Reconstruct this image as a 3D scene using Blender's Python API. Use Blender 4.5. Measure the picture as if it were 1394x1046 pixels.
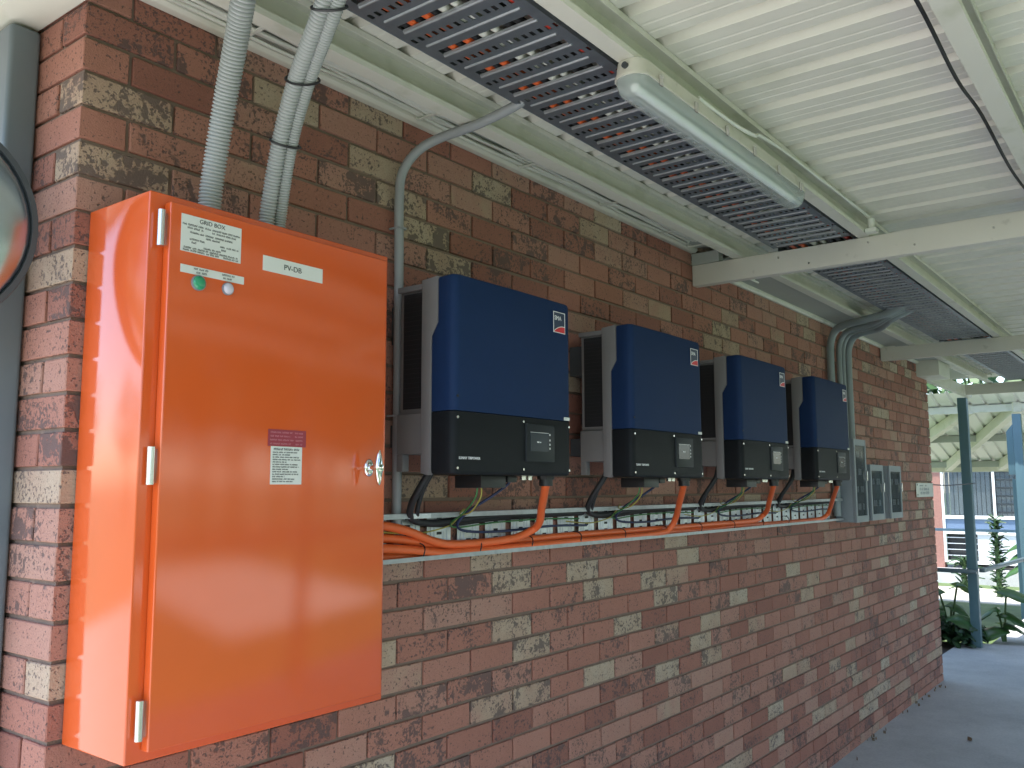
import bpy, bmesh, math, random
from mathutils import Vector, Matrix

for o in list(bpy.data.objects):
    bpy.data.objects.remove(o, do_unlink=True)
scene = bpy.context.scene
COL = scene.collection
R = math.radians

# ------------------------------------------------------------------ camera
CAM = Vector((-0.9775, -2.0320, 1.8236))
YAW, PITCH, ROLL, FPX = R(37.4246), R(6.6460), R(-0.1313), 1208.37
fw = Vector((math.cos(YAW) * math.cos(PITCH), math.sin(YAW) * math.cos(PITCH), math.sin(PITCH)))
r0 = fw.cross(Vector((0, 0, 1))).normalized()
u0 = r0.cross(fw)
rt = r0 * math.cos(ROLL) + u0 * math.sin(ROLL)
up = -r0 * math.sin(ROLL) + u0 * math.cos(ROLL)
cd = bpy.data.cameras.new('camera')
cam = bpy.data.objects.new('camera', cd)
COL.objects.link(cam)
cam.matrix_world = Matrix(((rt.x, up.x, -fw.x, CAM.x), (rt.y, up.y, -fw.y, CAM.y), (rt.z, up.z, -fw.z, CAM.z), (0, 0, 0, 1)))
cd.sensor_width = 36
cd.lens = 36 * FPX / 1394
cd.clip_start = 0.05
cd.clip_end = 1500
scene.camera = cam


def proj(p):
    d = Vector(p) - CAM
    z = d.dot(fw)
    if z < 0.05:
        return None
    return (697 + FPX * d.dot(rt) / z, 523 - FPX * d.dot(up) / z, z)


# ------------------------------------------------------------------ sky, sun, exposure
SUN = Vector((-0.30, 0.16, 1.0)).normalized()
world = bpy.data.worlds.new('World')
scene.world = world
world.use_nodes = True
wn = world.node_tree
wn.nodes.clear()
sky = wn.nodes.new('ShaderNodeTexSky')
sky.sky_type = 'NISHITA'
sky.sun_disc = False
sky.sun_elevation = math.asin(SUN.z)
sky.sun_rotation = math.atan2(SUN.x, SUN.y)
bg = wn.nodes.new('ShaderNodeBackground')
bg.inputs['Strength'].default_value = 0.15
wo = wn.nodes.new('ShaderNodeOutputWorld')
wn.links.new(sky.outputs[0], bg.inputs[0])
wn.links.new(bg.outputs[0], wo.inputs[0])
sl = bpy.data.lights.new('sun', 'SUN')
sl.energy = 2.6
sl.angle = R(0.5)
sl.color = (1.0, 0.95, 0.87)
so = bpy.data.objects.new('sun', sl)
so.rotation_euler = SUN.to_track_quat('Z', 'Y').to_euler()
so.location = (0, 0, 20)
COL.objects.link(so)
scene.view_settings.view_transform = 'Standard'
scene.view_settings.look = 'None'
scene.view_settings.gamma = 1
scene.view_settings.use_curve_mapping = False
scene.view_settings.exposure = 1.92

rnd = random.Random(7)

# ------------------------------------------------------------------ materials
MATS = {}


def new_mat(name):
    m = bpy.data.materials.new(name)
    m.use_nodes = True
    nt = m.node_tree
    b = nt.nodes['Principled BSDF']
    MATS[name] = m
    return m, nt, b


def nd(nt, typ, **kw):
    n = nt.nodes.new(typ)
    for k, v in kw.items():
        if hasattr(n, k):
            setattr(n, k, v)
        else:
            n.inputs[k].default_value = v
    return n


def mat(name, col, rough=0.6, metal=0.0, var=0.12, vscale=12.0, bump=0.0, bscale=150.0, coat=0.0, spec=0.5, stain=None, aniso=None):
    """plain painted / moulded surface: base colour with soft tonal drift, optional dirt stain and fine relief"""
    m, nt, b = new_mat(name)
    L = nt.links
    geo = nd(nt, 'ShaderNodeNewGeometry')
    no = nd(nt, 'ShaderNodeTexNoise')
    no.inputs['Scale'].default_value = vscale
    no.inputs['Detail'].default_value = 6
    L.new(geo.outputs['Position'], no.inputs['Vector'])
    if aniso:
        mp = nd(nt, 'ShaderNodeMapping')
        mp.inputs['Scale'].default_value = aniso
        L.new(geo.outputs['Position'], mp.inputs['Vector'])
        L.new(mp.outputs[0], no.inputs['Vector'])
    mix = nd(nt, 'ShaderNodeMix', data_type='RGBA')
    c = Vector(col)
    mix.inputs['A'].default_value = (*[max(0, x * (1 - var)) for x in col], 1)
    mix.inputs['B'].default_value = (*[min(1, x * (1 + var)) for x in col], 1)
    L.new(no.outputs['Fac'], mix.inputs['Factor'])
    out = mix.outputs['Result']
    if stain:
        n2 = nd(nt, 'ShaderNodeTexNoise')
        n2.inputs['Scale'].default_value = stain[1]
        n2.inputs['Detail'].default_value = 8
        L.new(geo.outputs['Position'], n2.inputs['Vector'])
        rp = nd(nt, 'ShaderNodeValToRGB')
        rp.color_ramp.elements[0].position = stain[2]
        rp.color_ramp.elements[1].position = stain[2] + 0.15
        L.new(n2.outputs['Fac'], rp.inputs['Fac'])
        mx = nd(nt, 'ShaderNodeMix', data_type='RGBA')
        mx.inputs['B'].default_value = (*stain[0], 1)
        L.new(out, mx.inputs['A'])
        ml = nd(nt, 'ShaderNodeMath', operation='MULTIPLY')
        ml.inputs[1].default_value = stain[3]
        L.new(rp.outputs['Color'], ml.inputs[0])
        L.new(ml.outputs[0], mx.inputs['Factor'])
        out = mx.outputs['Result']
    L.new(out, b.inputs['Base Color'])
    b.inputs['Roughness'].default_value = rough
    b.inputs['Metallic'].default_value = metal
    b.inputs['Specular IOR Level'].default_value = spec
    if coat:
        b.inputs['Coat Weight'].default_value = coat
        b.inputs['Coat Roughness'].default_value = 0.06
        b.inputs['Coat IOR'].default_value = 1.62
    if bump:
        n3 = nd(nt, 'ShaderNodeTexNoise')
        n3.inputs['Scale'].default_value = bscale
        n3.inputs['Detail'].default_value = 3
        L.new(geo.outputs['Position'], n3.inputs['Vector'])
        bp = nd(nt, 'ShaderNodeBump')
        bp.inputs['Strength'].default_value = bump
        bp.inputs['Distance'].default_value = 0.002
        L.new(n3.outputs['Fac'], bp.inputs['Height'])
        L.new(bp.outputs[0], b.inputs['Normal'])
        if coat:
            L.new(bp.outputs[0], b.inputs['Coat Normal'])
    return m


def brick_material():
    m, nt, b = new_mat('speckled_brick')
    L = nt.links
    geo = nd(nt, 'ShaderNodeNewGeometry')
    ag = nd(nt, 'ShaderNodeAttribute', attribute_name='tone', attribute_type='GEOMETRY')
    ao = nd(nt, 'ShaderNodeAttribute', attribute_name='tone', attribute_type='OBJECT')
    add = nd(nt, 'ShaderNodeVectorMath', operation='ADD')
    L.new(ag.outputs['Vector'], add.inputs[0])
    L.new(ao.outputs['Vector'], add.inputs[1])
    sep = nd(nt, 'ShaderNodeSeparateXYZ')
    L.new(add.outputs[0], sep.inputs[0])
    r1, r2, r3 = sep.outputs
    off = nd(nt, 'ShaderNodeVectorMath', operation='MULTIPLY_ADD')
    off.inputs[0].default_value = (1, 1, 1)
    L.new(geo.outputs['Position'], off.inputs[0])
    off.inputs[1].default_value = (1, 1, 1)
    sc = nd(nt, 'ShaderNodeMath', operation='MULTIPLY')
    sc.inputs[1].default_value = 37.0
    L.new(r3, sc.inputs[0])
    L.new(sc.outputs[0], off.inputs[2])
    P = off.outputs[0]
    # base colour of the brick
    ramp = nd(nt, 'ShaderNodeValToRGB')
    cr = ramp.color_ramp
    stops = [(0.0, (.268, .108, .080)), (.20, (.325, .136, .099)), (.42, (.372, .165, .120)), (.62, (.388, .190, .142)),
             (.76, (.398, .222, .168)), (.82, (.400, .268, .192)), (.91, (.430, .322, .232)), (1.0, (.450, .364, .282))]
    while len(cr.elements) < len(stops):
        cr.elements.new(0.5)
    for e, (p, c) in zip(cr.elements, stops):
        e.position = p
        e.color = (*c, 1)
    # soft drift inside the brick moves it a little along the ramp (kiln frosting)
    nl = nd(nt, 'ShaderNodeTexNoise')
    nl.inputs['Scale'].default_value = 9
    nl.inputs['Detail'].default_value = 3
    L.new(P, nl.inputs['Vector'])
    dr = nd(nt, 'ShaderNodeMath', operation='MULTIPLY_ADD')
    dr.inputs[1].default_value = 0.26
    L.new(nl.outputs['Fac'], dr.inputs[0])
    sb = nd(nt, 'ShaderNodeMath', operation='SUBTRACT')
    sb.inputs[1].default_value = 0.13
    L.new(r1, sb.inputs[0])
    L.new(sb.outputs[0], dr.inputs[2])
    L.new(dr.outputs[0], ramp.inputs['Fac'])

    ncl = nd(nt, 'ShaderNodeTexNoise')
    ncl.inputs['Scale'].default_value = 13
    ncl.inputs['Detail'].default_value = 3
    L.new(P, ncl.inputs['Vector'])
    cl1 = nd(nt, 'ShaderNodeMath', operation='MULTIPLY_ADD', use_clamp=True)
    cl1.inputs[1].default_value = 3.2
    cl1.inputs[2].default_value = -1.05
    L.new(ncl.outputs['Fac'], cl1.inputs[0])
    r2c = nd(nt, 'ShaderNodeMath', operation='MULTIPLY')
    L.new(cl1.outputs[0], r2c.inputs[0])
    L.new(r2, r2c.inputs[1])
    r2 = r2c.outputs[0]

    def spots(scale, lo, width, dens):
        n = nd(nt, 'ShaderNodeTexNoise')
        n.inputs['Scale'].default_value = scale
        n.inputs['Detail'].default_value = 2.5
        n.inputs['Roughness'].default_value = 0.45
        L.new(P, n.inputs['Vector'])
        # threshold falls as density r2 rises
        th = nd(nt, 'ShaderNodeMath', operation='MULTIPLY_ADD')
        th.inputs[1].default_value = -dens
        th.inputs[2].default_value = lo
        L.new(r2, th.inputs[0])
        s = nd(nt, 'ShaderNodeMath', operation='SUBTRACT')
        L.new(n.outputs['Fac'], s.inputs[0])
        L.new(th.outputs[0], s.inputs[1])
        d = nd(nt, 'ShaderNodeMath', operation='DIVIDE', use_clamp=True)
        d.inputs[1].default_value = width
        L.new(s.outputs[0], d.inputs[0])
        return d.outputs[0]
    a = spots(170, 0.650, 0.06, 0.085)
    c = spots(95, 0.650, 0.075, 0.150)
    e = spots(36, 0.735, 0.085, 0.220)
    mx1 = nd(nt, 'ShaderNodeMath', operation='MAXIMUM')
    L.new(a, mx1.inputs[0])
    L.new(c, mx1.inputs[1])
    mx2 = nd(nt, 'ShaderNodeMath', operation='MAXIMUM')
    L.new(mx1.outputs[0], mx2.inputs[0])
    L.new(e, mx2.inputs[1])
    fine = nd(nt, 'ShaderNodeTexNoise')
    fine.inputs['Scale'].default_value = 260
    fine.inputs['Detail'].default_value = 3
    L.new(P, fine.inputs['Vector'])
    fm = nd(nt, 'ShaderNodeMath', operation='MULTIPLY_ADD')
    fm.inputs[1].default_value = 0.5
    fm.inputs[2].default_value = 0.75
    L.new(fine.outputs['Fac'], fm.inputs[0])
    tint = nd(nt, 'ShaderNodeVectorMath', operation='SCALE')
    L.new(ramp.outputs['Color'], tint.inputs[0])
    L.new(fm.outputs[0], tint.inputs['Scale'])
    mix = nd(nt, 'ShaderNodeMix', data_type='RGBA')
    mix.inputs['B'].default_value = (.085, .062, .060, 1)
    L.new(tint.outputs[0], mix.inputs['A'])
    fac = nd(nt, 'ShaderNodeMath', operation='MULTIPLY')
    fac.inputs[1].default_value = 0.78
    L.new(mx2.outputs[0], fac.inputs[0])
    L.new(fac.outputs[0], mix.inputs['Factor'])
    L.new(mix.outputs['Result'], b.inputs['Base Color'])
    b.inputs['Roughness'].default_value = 0.72
    b.inputs['Specular IOR Level'].default_value = 0.35
    bp = nd(nt, 'ShaderNodeBump')
    bp.inputs['Strength'].default_value = 0.75
    bp.inputs['Distance'].default_value = 0.0022
    ad = nd(nt, 'ShaderNodeMath', operation='SUBTRACT')
    L.new(fine.outputs['Fac'], ad.inputs[0])
    L.new(mx2.outputs[0], ad.inputs[1])
    L.new(ad.outputs[0], bp.inputs['Height'])
    L.new(bp.outputs[0], b.inputs['Normal'])
    return m


def concrete_material(name, c1, c2, sc=1.0, joints=None):
    m, nt, b = new_mat(name)
    L = nt.links
    geo = nd(nt, 'ShaderNodeNewGeometry')
    n1 = nd(nt, 'ShaderNodeTexNoise')
    n1.inputs['Scale'].default_value = 1.3 * sc
    n1.inputs['Detail'].default_value = 9
    n1.inputs['Roughness'].default_value = 0.72
    L.new(geo.outputs['Position'], n1.inputs['Vector'])
    n2 = nd(nt, 'ShaderNodeTexNoise')
    n2.inputs['Scale'].default_value = 55 * sc
    n2.inputs['Detail'].default_value = 4
    L.new(geo.outputs['Position'], n2.inputs['Vector'])
    ad = nd(nt, 'ShaderNodeMath', operation='MULTIPLY_ADD')
    ad.inputs[1].default_value = 0.35
    L.new(n2.outputs['Fac'], ad.inputs[0])
    L.new(n1.outputs['Fac'], ad.inputs[2])
    rp = nd(nt, 'ShaderNodeValToRGB')
    rp.color_ramp.elements[0].position = 0.45
    rp.color_ramp.elements[0].color = (*c1, 1)
    rp.color_ramp.elements[1].position = 0.9
    rp.color_ramp.elements[1].color = (*c2, 1)
    L.new(ad.outputs[0], rp.inputs['Fac'])
    L.new(rp.outputs[0], b.inputs['Base Color'])
    b.inputs['Roughness'].default_value = 0.62
    bp = nd(nt, 'ShaderNodeBump')
    bp.inputs['Strength'].default_value = 0.25
    bp.inputs['Distance'].default_value = 0.003
    L.new(n2.outputs['Fac'], bp.inputs['Height'])
    L.new(bp.outputs[0], b.inputs['Normal'])
    return m


def clear_material(name, col=(1, 1, 1), rough=0.05, ior=1.45, alpha=0.25, metal=0):
    """thin clear plastic: glossy surface over a mostly see-through sheet"""
    m, nt, b = new_mat(name)
    b.inputs['Base Color'].default_value = (*col, 1)
    b.inputs['Roughness'].default_value = rough
    b.inputs['IOR'].default_value = ior
    b.inputs['Alpha'].default_value = alpha
    return m


brick_material()
mat('mortar', (.215, .150, .118), 0.9, var=.22, vscale=30, bump=.8, bscale=220)
concrete_material('path_concrete', (.36, .365, .37), (.62, .62, .615))
concrete_material('bounce_concrete', (.42, .40, .36), (.55, .53, .48))  # kept pale so the left ground throws light back
concrete_material('bright_concrete', (.50, .47, .40), (.63, .60, .51))  # extra pale, for a bright door reflection and a near-white far strip
concrete_material('lawn_grass', (.050, .090, .026), (.115, .175, .055), sc=2.5)
concrete_material('garden_soil', (.03, .02, .013), (.07, .05, .035), sc=3)
mat('orange_paint', (.65, .095, .014), 0.45, spec=.15, var=.03, coat=1.0, bump=.034, bscale=420)
mat('cream_paint', (.66, .65, .57), 0.5, var=.06, vscale=5, bump=.1, stain=((.34, .36, .22), 7, .56, .35))
mat('beam_paint', (.70, .67, .60), 0.5, var=.05, vscale=6, bump=.1, stain=((.33, .30, .25), 16, .66, .5))
mat('roof_white', (.73, .71, .62), 0.42, var=.05, vscale=3, stain=((.42, .44, .34), 3.5, .55, .35), aniso=(1, .25, 1))
mat('roof_pale', (.80, .80, .78), 0.5, var=.05, vscale=3)
mat('soffit_sheet', (.40, .42, .39), 0.6, var=.06, vscale=4)
mat('galvanised', (.68, .71, .74), 0.42, metal=.45, var=.28, vscale=40)
mat('galvanised_rail', (.40, .42, .44), 0.45, metal=.5, var=.3, vscale=35)
mat('galvanised_dull', (.25, .285, .32), 0.45, metal=.75, var=.22, vscale=22)
mat('chrome', (.80, .80, .80), 0.08, metal=1.0, var=.02)
mat('zinc_hinge', (.66, .65, .62), 0.25, metal=.9, var=.1)
mat('inverter_blue', (.011, .028, .080), 0.55, spec=.10, var=.05, vscale=30, bump=.35, bscale=900)
mat('inverter_black', (.012, .0135, .0155), 0.52, spec=.14, var=.1, vscale=30, bump=.3, bscale=900)
mat('inverter_grey', (.17, .16, .158), 0.5, var=.06, bump=.2, bscale=700)
mat('vent_black', (.012, .012, .014), 0.6, var=.1)
mat('black_plastic', (.015, .015, .017), 0.42, var=.1)
mat('mirror_rim', (.05, .055, .06), 0.6, var=.15)
mat('black_rubber', (.018, .018, .02), 0.6, var=.15, bump=.2)
mat('orange_cable', (.78, .14, .035), 0.42, var=.07, vscale=25)
mat('white_cable', (.70, .71, .63), 0.5, var=.1, vscale=18)
mat('red_cable', (.55, .05, .03), 0.45, var=.08)
mat('green_wire', (.045, .17, .05), 0.45, var=.1)
mat('yellow_wire', (.36, .31, .06), 0.45, var=.1)
mat('blue_wire', (.014, .025, .075), 0.45, var=.1)
mat('conduit_grey', (.29, .30, .31), 0.45, var=.08, vscale=9)
mat('conduit_dark', (.25, .285, .295), 0.45, var=.08, vscale=9)
mat('conduit_corrugated', (.34, .35, .345), 0.5, var=.1, vscale=9)
mat('post_paint', (.095, .175, .210), 0.4, var=.07, vscale=6, bump=.1)
mat('downpipe_paint', (.155, .185, .205), 0.4, var=.06, vscale=6)
mat('label_white', (.66, .67, .62), 0.4, var=.04)
mat('label_text', (.06, .06, .06), 0.6, var=.02)
mat('label_maroon', (.30, .035, .055), 0.35, var=.06)
mat('label_pink_text', (.50, .17, .20), 0.5, var=.02)
mat('lamp_green', (.01, .27, .12), 0.2, var=.03, coat=.5)
mat('lamp_clear', (.55, .52, .58), 0.12, var=.03, coat=.5)
mat('logo_white', (.80, .80, .80), 0.4, var=.02)
mat('logo_red', (.62, .02, .03), 0.4, var=.03)
mat('logo_navy', (.02, .035, .075), 0.4, var=.03)
mat('screen_glass', (.025, .033, .042), 0.16, var=.08, spec=.16)
mat('screen_frame', (.022, .025, .028), 0.4, spec=.15, var=.05)
mat('meter_grey', (.23, .26, .285), 0.45, var=.06)
mat('meter_dark', (.05, .055, .06), 0.5, var=.1)
mat('fitting_base', (.60, .58, .50), 0.45, var=.1, vscale=20, stain=((.35, .30, .22), 30, .58, .5))
mat('tube_white', (.85, .87, .85), 0.3, var=.02)
clear_material('diffuser', (.70, .80, .78), 0.12, alpha=.36)
clear_material('clear_window', (.10, .12, .13), 0.05, alpha=.45)
mat('mirror_face', (.42, .49, .53), 0.24, metal=1.0, var=.02)
mat('far_brick', (.30, .155, .125), 0.8, var=.3, vscale=25)
mat('white_frame', (.80, .82, .82), 0.4, var=.03)
mat('blue_panel', (.14, .21, .33), 0.45, var=.05)
mat('pale_panel', (.58, .62, .66), 0.5, var=.05)
mat('curtain', (.42, .52, .56), 0.8, var=.25, vscale=8, aniso=(1, 6, .2))
clear_material('window_glass', (.08, .10, .11), 0.04, alpha=.38)
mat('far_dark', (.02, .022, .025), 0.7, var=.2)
mat('leaf_green', (.038, .105, .026), 0.42, var=.35, vscale=14, bump=.3, bscale=60)
mat('leaf_dark', (.020, .055, .020), 0.45, var=.35, vscale=14)
mat('dead_leaf', (.20, .14, .09), 0.7, var=.3, vscale=60)
mat('stem_green', (.06, .12, .035), 0.6, var=.2)
mat('tree_leaf', (.050, .105, .028), 0.5, var=.5, vscale=2.0)
mat('rail_blue', (.22, .33, .46), 0.4, var=.05)
mat('steel_rail', (.12, .17, .20), 0.35, metal=.3, var=.08)

# ------------------------------------------------------------------ builders
ORG = {}


def thing(name, loc, label, cat, group=None):
    o = bpy.data.objects.new(name, None)
    o.empty_display_size = 0.1
    COL.objects.link(o)
    o.location = loc
    ORG[o.name] = Vector(loc)
    tag(o, label, cat, group)
    return o


def tag(o, label=None, cat=None, group=None, kind=None):
    if label: o['label'] = label
    if cat: o['category'] = cat
    if group: o['group'] = group
    if kind: o['kind'] = kind
    return o


class MB:
    def __init__(s):
        s.v = []
        s.f = []

    def box(s, x0, x1, y0, y1, z0, z1):
        n = len(s.v)
        s.v += [(x0, y0, z0), (x1, y0, z0), (x1, y1, z0), (x0, y1, z0), (x0, y0, z1), (x1, y0, z1), (x1, y1, z1), (x0, y1, z1)]
        s.f += [tuple(n + i for i in q) for q in ((3, 2, 1, 0), (4, 5, 6, 7), (0, 1, 5, 4), (1, 2, 6, 5), (2, 3, 7, 6), (3, 0, 4, 7))]
        return s

    def quad(s, a, b, c, d):
        n = len(s.v)
        s.v += [tuple(a), tuple(b), tuple(c), tuple(d)]
        s.f.append((n, n + 1, n + 2, n + 3))
        return s

    def tube(s, path, r, n=10, caps=True, scale=None):
        path = [Vector(p) for p in path]
        m = len(path)
        if not hasattr(r, '__len__'):
            r = [r] * m
        base = len(s.v)
        t0 = (path[1] - path[0]).normalized()
        a = Vector((0, 0, 1)) if abs(t0.z) < 0.9 else Vector((1, 0, 0))
        nrm = t0.cross(a).normalized()
        for i in range(m):
            if i == 0: t = path[1] - path[0]
            elif i == m - 1: t = path[-1] - path[-2]
            else: t = path[i + 1] - path[i - 1]
            t.normalize()
            nrm = (nrm - t * nrm.dot(t)).normalized()
            bn = t.cross(nrm)
            for k in range(n):
                w = 2 * math.pi * k / n
                q = path[i] + (nrm * math.cos(w) + bn * math.sin(w)) * r[i]
                s.v.append(tuple(q))
        for i in range(m - 1):
            for k in range(n):
                k2 = (k + 1) % n
                s.f.append((base + i * n + k, base + i * n + k2, base + (i + 1) * n + k2, base + (i + 1) * n + k))
        if caps:
            s.f.append(tuple(base + k for k in range(n))[::-1])
            s.f.append(tuple(base + (m - 1) * n + k for k in range(n)))
        return s

    def loft(s, rings, caps=True, closed=True):
        base = len(s.v)
        n = len(rings[0])
        for rg in rings:
            s.v += [tuple(p) for p in rg]
        for i in range(len(rings) - 1):
            for k in range(n if closed else n - 1):
                k2 = (k + 1) % n
                s.f.append((base + i * n + k, base + i * n + k2, base + (i + 1) * n + k2, base + (i + 1) * n + k))
        if caps and closed:
            s.f.append(tuple(base + k for k in range(n))[::-1])
            s.f.append(tuple(base + (len(rings) - 1) * n + k for k in range(n)))
        return s

    def extrude_x(s, poly, x0, x1):      # poly: list of (y,z)
        return s.loft([[(x0, y, z) for y, z in poly], [(x1, y, z) for y, z in poly]])

    def build(s, name, m, parent=None, smooth=False, bevel=0.0, seg=2, origin=None, angle=40):
        me = bpy.data.meshes.new(name)
        off = Vector((0, 0, 0))
        if parent is not None:
            off = ORG[parent.name]
        elif origin is not None:
            off = Vector(origin)
        me.from_pydata([(x - off.x, y - off.y, z - off.z) for x, y, z in s.v], [], s.f)
        me.validate()
        bm = bmesh.new()
        bm.from_mesh(me)
        bmesh.ops.recalc_face_normals(bm, faces=bm.faces)
        if bevel:
            es = [e for e in bm.edges if len(e.link_faces) == 2 and e.calc_face_angle(0) > R(30)]
            bmesh.ops.bevel(bm, geom=es, offset=bevel, segments=seg, affect='EDGES', profile=0.6, clamp_overlap=True)
        bm.to_mesh(me)
        bm.free()
        if smooth or bevel:
            me.polygons.foreach_set('use_smooth', [True] * len(me.polygons))
            me.set_sharp_from_angle(angle=R(angle))
        me.materials.append(MATS[m])
        o = bpy.data.objects.new(name, me)
        COL.objects.link(o)
        if parent is not None:
            o.parent = parent
            ORG[o.name] = off
        else:
            o.location = off
            ORG[o.name] = off
        return o


def text_part(body, size, loc, m, parent, name='lettering', sx=1.0, depth=0.0004, align='CENTER'):
    """flat lettering on a face that looks towards -y; loc is its centre"""
    cu = bpy.data.curves.new(name, 'FONT')
    cu.body = body
    cu.size = size
    cu.align_x = align
    cu.align_y = 'CENTER'
    cu.extrude = depth
    t = bpy.data.objects.new(name, cu)
    COL.objects.link(t)
    dg = bpy.context.evaluated_depsgraph_get()
    me = bpy.data.meshes.new_from_object(t.evaluated_get(dg))
    bpy.data.objects.remove(t, do_unlink=True)
    off = ORG[parent.name]
    for v in me.vertices:
        x, y, z = v.co
        v.co = (x * sx + loc[0] - off.x, loc[1] - z - off.y, y + loc[2] - off.z)
    me.materials.clear()
    me.materials.append(MATS[m])
    o = bpy.data.objects.new(name, me)
    COL.objects.link(o)
    o.parent = parent
    ORG[o.name] = off
    return o


def print_lines(x0, x1, zt, lines, h, y, seed):
    """flat print too small to read: rows of word-long strokes. lines: list of (z, start, end)"""
    rr = random.Random(seed)
    mb = MB()
    for z, a, b in lines:
        x = x0 + (x1 - x0) * a
        e = x0 + (x1 - x0) * b
        while x < e:
            w = min(rr.uniform(1.6, 5.5) * h, e - x)
            if w < h * .5:
                break
            # a word: upright strokes with a bar, so it reads as letters and not as a block
            k = x
            while k < x + w - h * .25:
                mb.box(k, k + h * .22, y - .0005, y, z - h / 2, z + h / 2 * rr.choice((1, 1, .6)))
                if rr.random() < .8:
                    zz = z + h * rr.choice((-.38, 0, .3))
                    mb.box(k + h * .22, k + h * .55, y - .0005, y, zz, zz + h * .2)
                k += h * .62
            x += w + h * .7
    return mb


def copy_tree(o, parent=None):
    c = o.copy()
    COL.objects.link(c)
    c.parent = parent
    ORG[c.name] = ORG[o.name]
    for ch in list(o.children):
        copy_tree(ch, c)
    return c


def smooth_path(pts, n=8):
    """Catmull-Rom through pts"""
    P = [Vector(p) for p in pts]
    P = [P[0] * 2 - P[1]] + P + [P[-1] * 2 - P[-2]]
    out = []
    for i in range(1, len(P) - 2):
        for k in range(n):
            t = k / n
            a, b, c, d = P[i - 1], P[i], P[i + 1], P[i + 2]
            out.append(0.5 * ((2 * b) + (c - a) * t + (2 * a - 5 * b + 4 * c - d) * t * t + (3 * b - a - 3 * c + d) * t ** 3))
    out.append(P[-2])
    return out


def cable(name, pts, r, m, label, cat, group=None, n=8, seg=6):
    mb = MB().tube(smooth_path(pts, seg), r, n)
    o = mb.build(name, m, smooth=True, origin=pts[0], angle=60)
    return tag(o, label, cat, group)


# ------------------------------------------------------------------ ground
g = MB()
N = 24
for i in range(N):
    for j in range(N):
        pass
g.quad((-300, -300, -.20), (300, -300, -.20), (300, 300, -.20), (-300, 300, -.20))
tag(g.build('lawn', 'lawn_grass'), kind='structure')
p = MB()
p.box(-1.2, 10.85, -3.9, 0.30, -.30, 0.0)
p.box(10.85, 13.6, -3.9, 0.0, -.30, -.004)
tag(p.build('concrete_path', 'path_concrete'), kind='structure')
yd = MB().box(-12, -1.202, -3.9, 8, -.30, -.004)  # pale apron out of view, added to bounce light onto the left faces
yd.box(-1.2015, -.012, .302, 8, -.30, -.005)
tag(yd.build('bounce_apron', 'bounce_concrete'), kind='structure')
dv = MB().box(4.0, 8.8, -13.4, -6.2, -.30, -.17)  # unseen pale slab, added to make the bright patch reflected in the door
tag(dv.build('reflected_slab', 'bright_concrete'), kind='structure')
fp = MB().box(16.5, 18.9, -9, 9, -.30, -.185)  # pale strip added so the sunlit band of ground reads near white
tag(fp.build('bright_strip', 'bright_concrete'), kind='structure')
s_ = MB().box(8.6, 10.84, 0.302, 1.5, -.30, -.02)
tag(s_.build('garden_bed', 'garden_soil'), kind='structure')

# ------------------------------------------------------------------ brick building
bld = thing('brick_building', (0, 0, 0), 'speckled red and cream brick building whose long wall carries the orange cabinet', 'building')
CO = 0.086
ZK = 2.902
core = MB()
core.box(.0085, 8.3915, .0085, .230, -.25, 3.30)
core.box(.0085, .230, .2302, 4.0, -.25, 3.30)
core.box(8.17, 8.3915, .2302, 4.0, -.25, 3.30)
wall = core.build('brick_wall', 'mortar', bld)

bricks = []     # (x0,x1,y0,y1,z0,z1, face)


def add_brick(x0, x1, y0, y1, k, face):
    z1 = ZK - CO * k - .005
    z0 = z1 - .076
    bricks.append([x0, x1, y0, y1, z0, z1, face, k])


for k in range(-3, 35):
    if k % 2 == 1:
        for i in range(35):
            add_brick(.24 * i + (.005 if i else 0), .24 * (i + 1) - .005 + (.005 if i == 34 else 0), 0, .11, k, 'f' if i else 'c')
        y = .12
        while y < 3.9:
            add_brick(0, .11, y, y + .23, k, 'e')
            y += .24
    else:
        add_brick(0, .115, 0, .235, k, 'c')
        for i in range(34):
            add_brick(.12 + .24 * i + .005, .12 + .24 * (i + 1) - .005, 0, .11, k, 'f')
        add_brick(8.285, 8.4, 0, .235, k, 'f')
        y = .24
        while y < 3.9:
            add_brick(0, .11, y + .005, y + .235, k, 'e')
            y += .24


def brick_mesh(w, d, h, seed):
    """a brick with slightly worn, uneven edges, centred on its front lower left corner"""
    rr = random.Random(seed)
    bm = bmesh.new()
    bmesh.ops.create_cube(bm, size=1)
    for v in bm.verts:
        v.co = ((v.co.x + .5) * w, (v.co.y + .5) * d, (v.co.z + .5) * h)
    es = [e for e in bm.edges if min(v.co.y for v in e.verts) < .001 or True]
    bmesh.ops.bevel(bm, geom=es, offset=.0022, segments=1, affect='EDGES')
    for v in bm.verts:
        v.co += Vector((rr.uniform(-.0009, .0009), rr.uniform(-.0006, .0006), rr.uniform(-.0009, .0009)))
    me = bpy.data.meshes.new('brick')
    bm.to_mesh(me)
    bm.free()
    me.materials.append(MATS['speckled_brick'])
    return me


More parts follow.
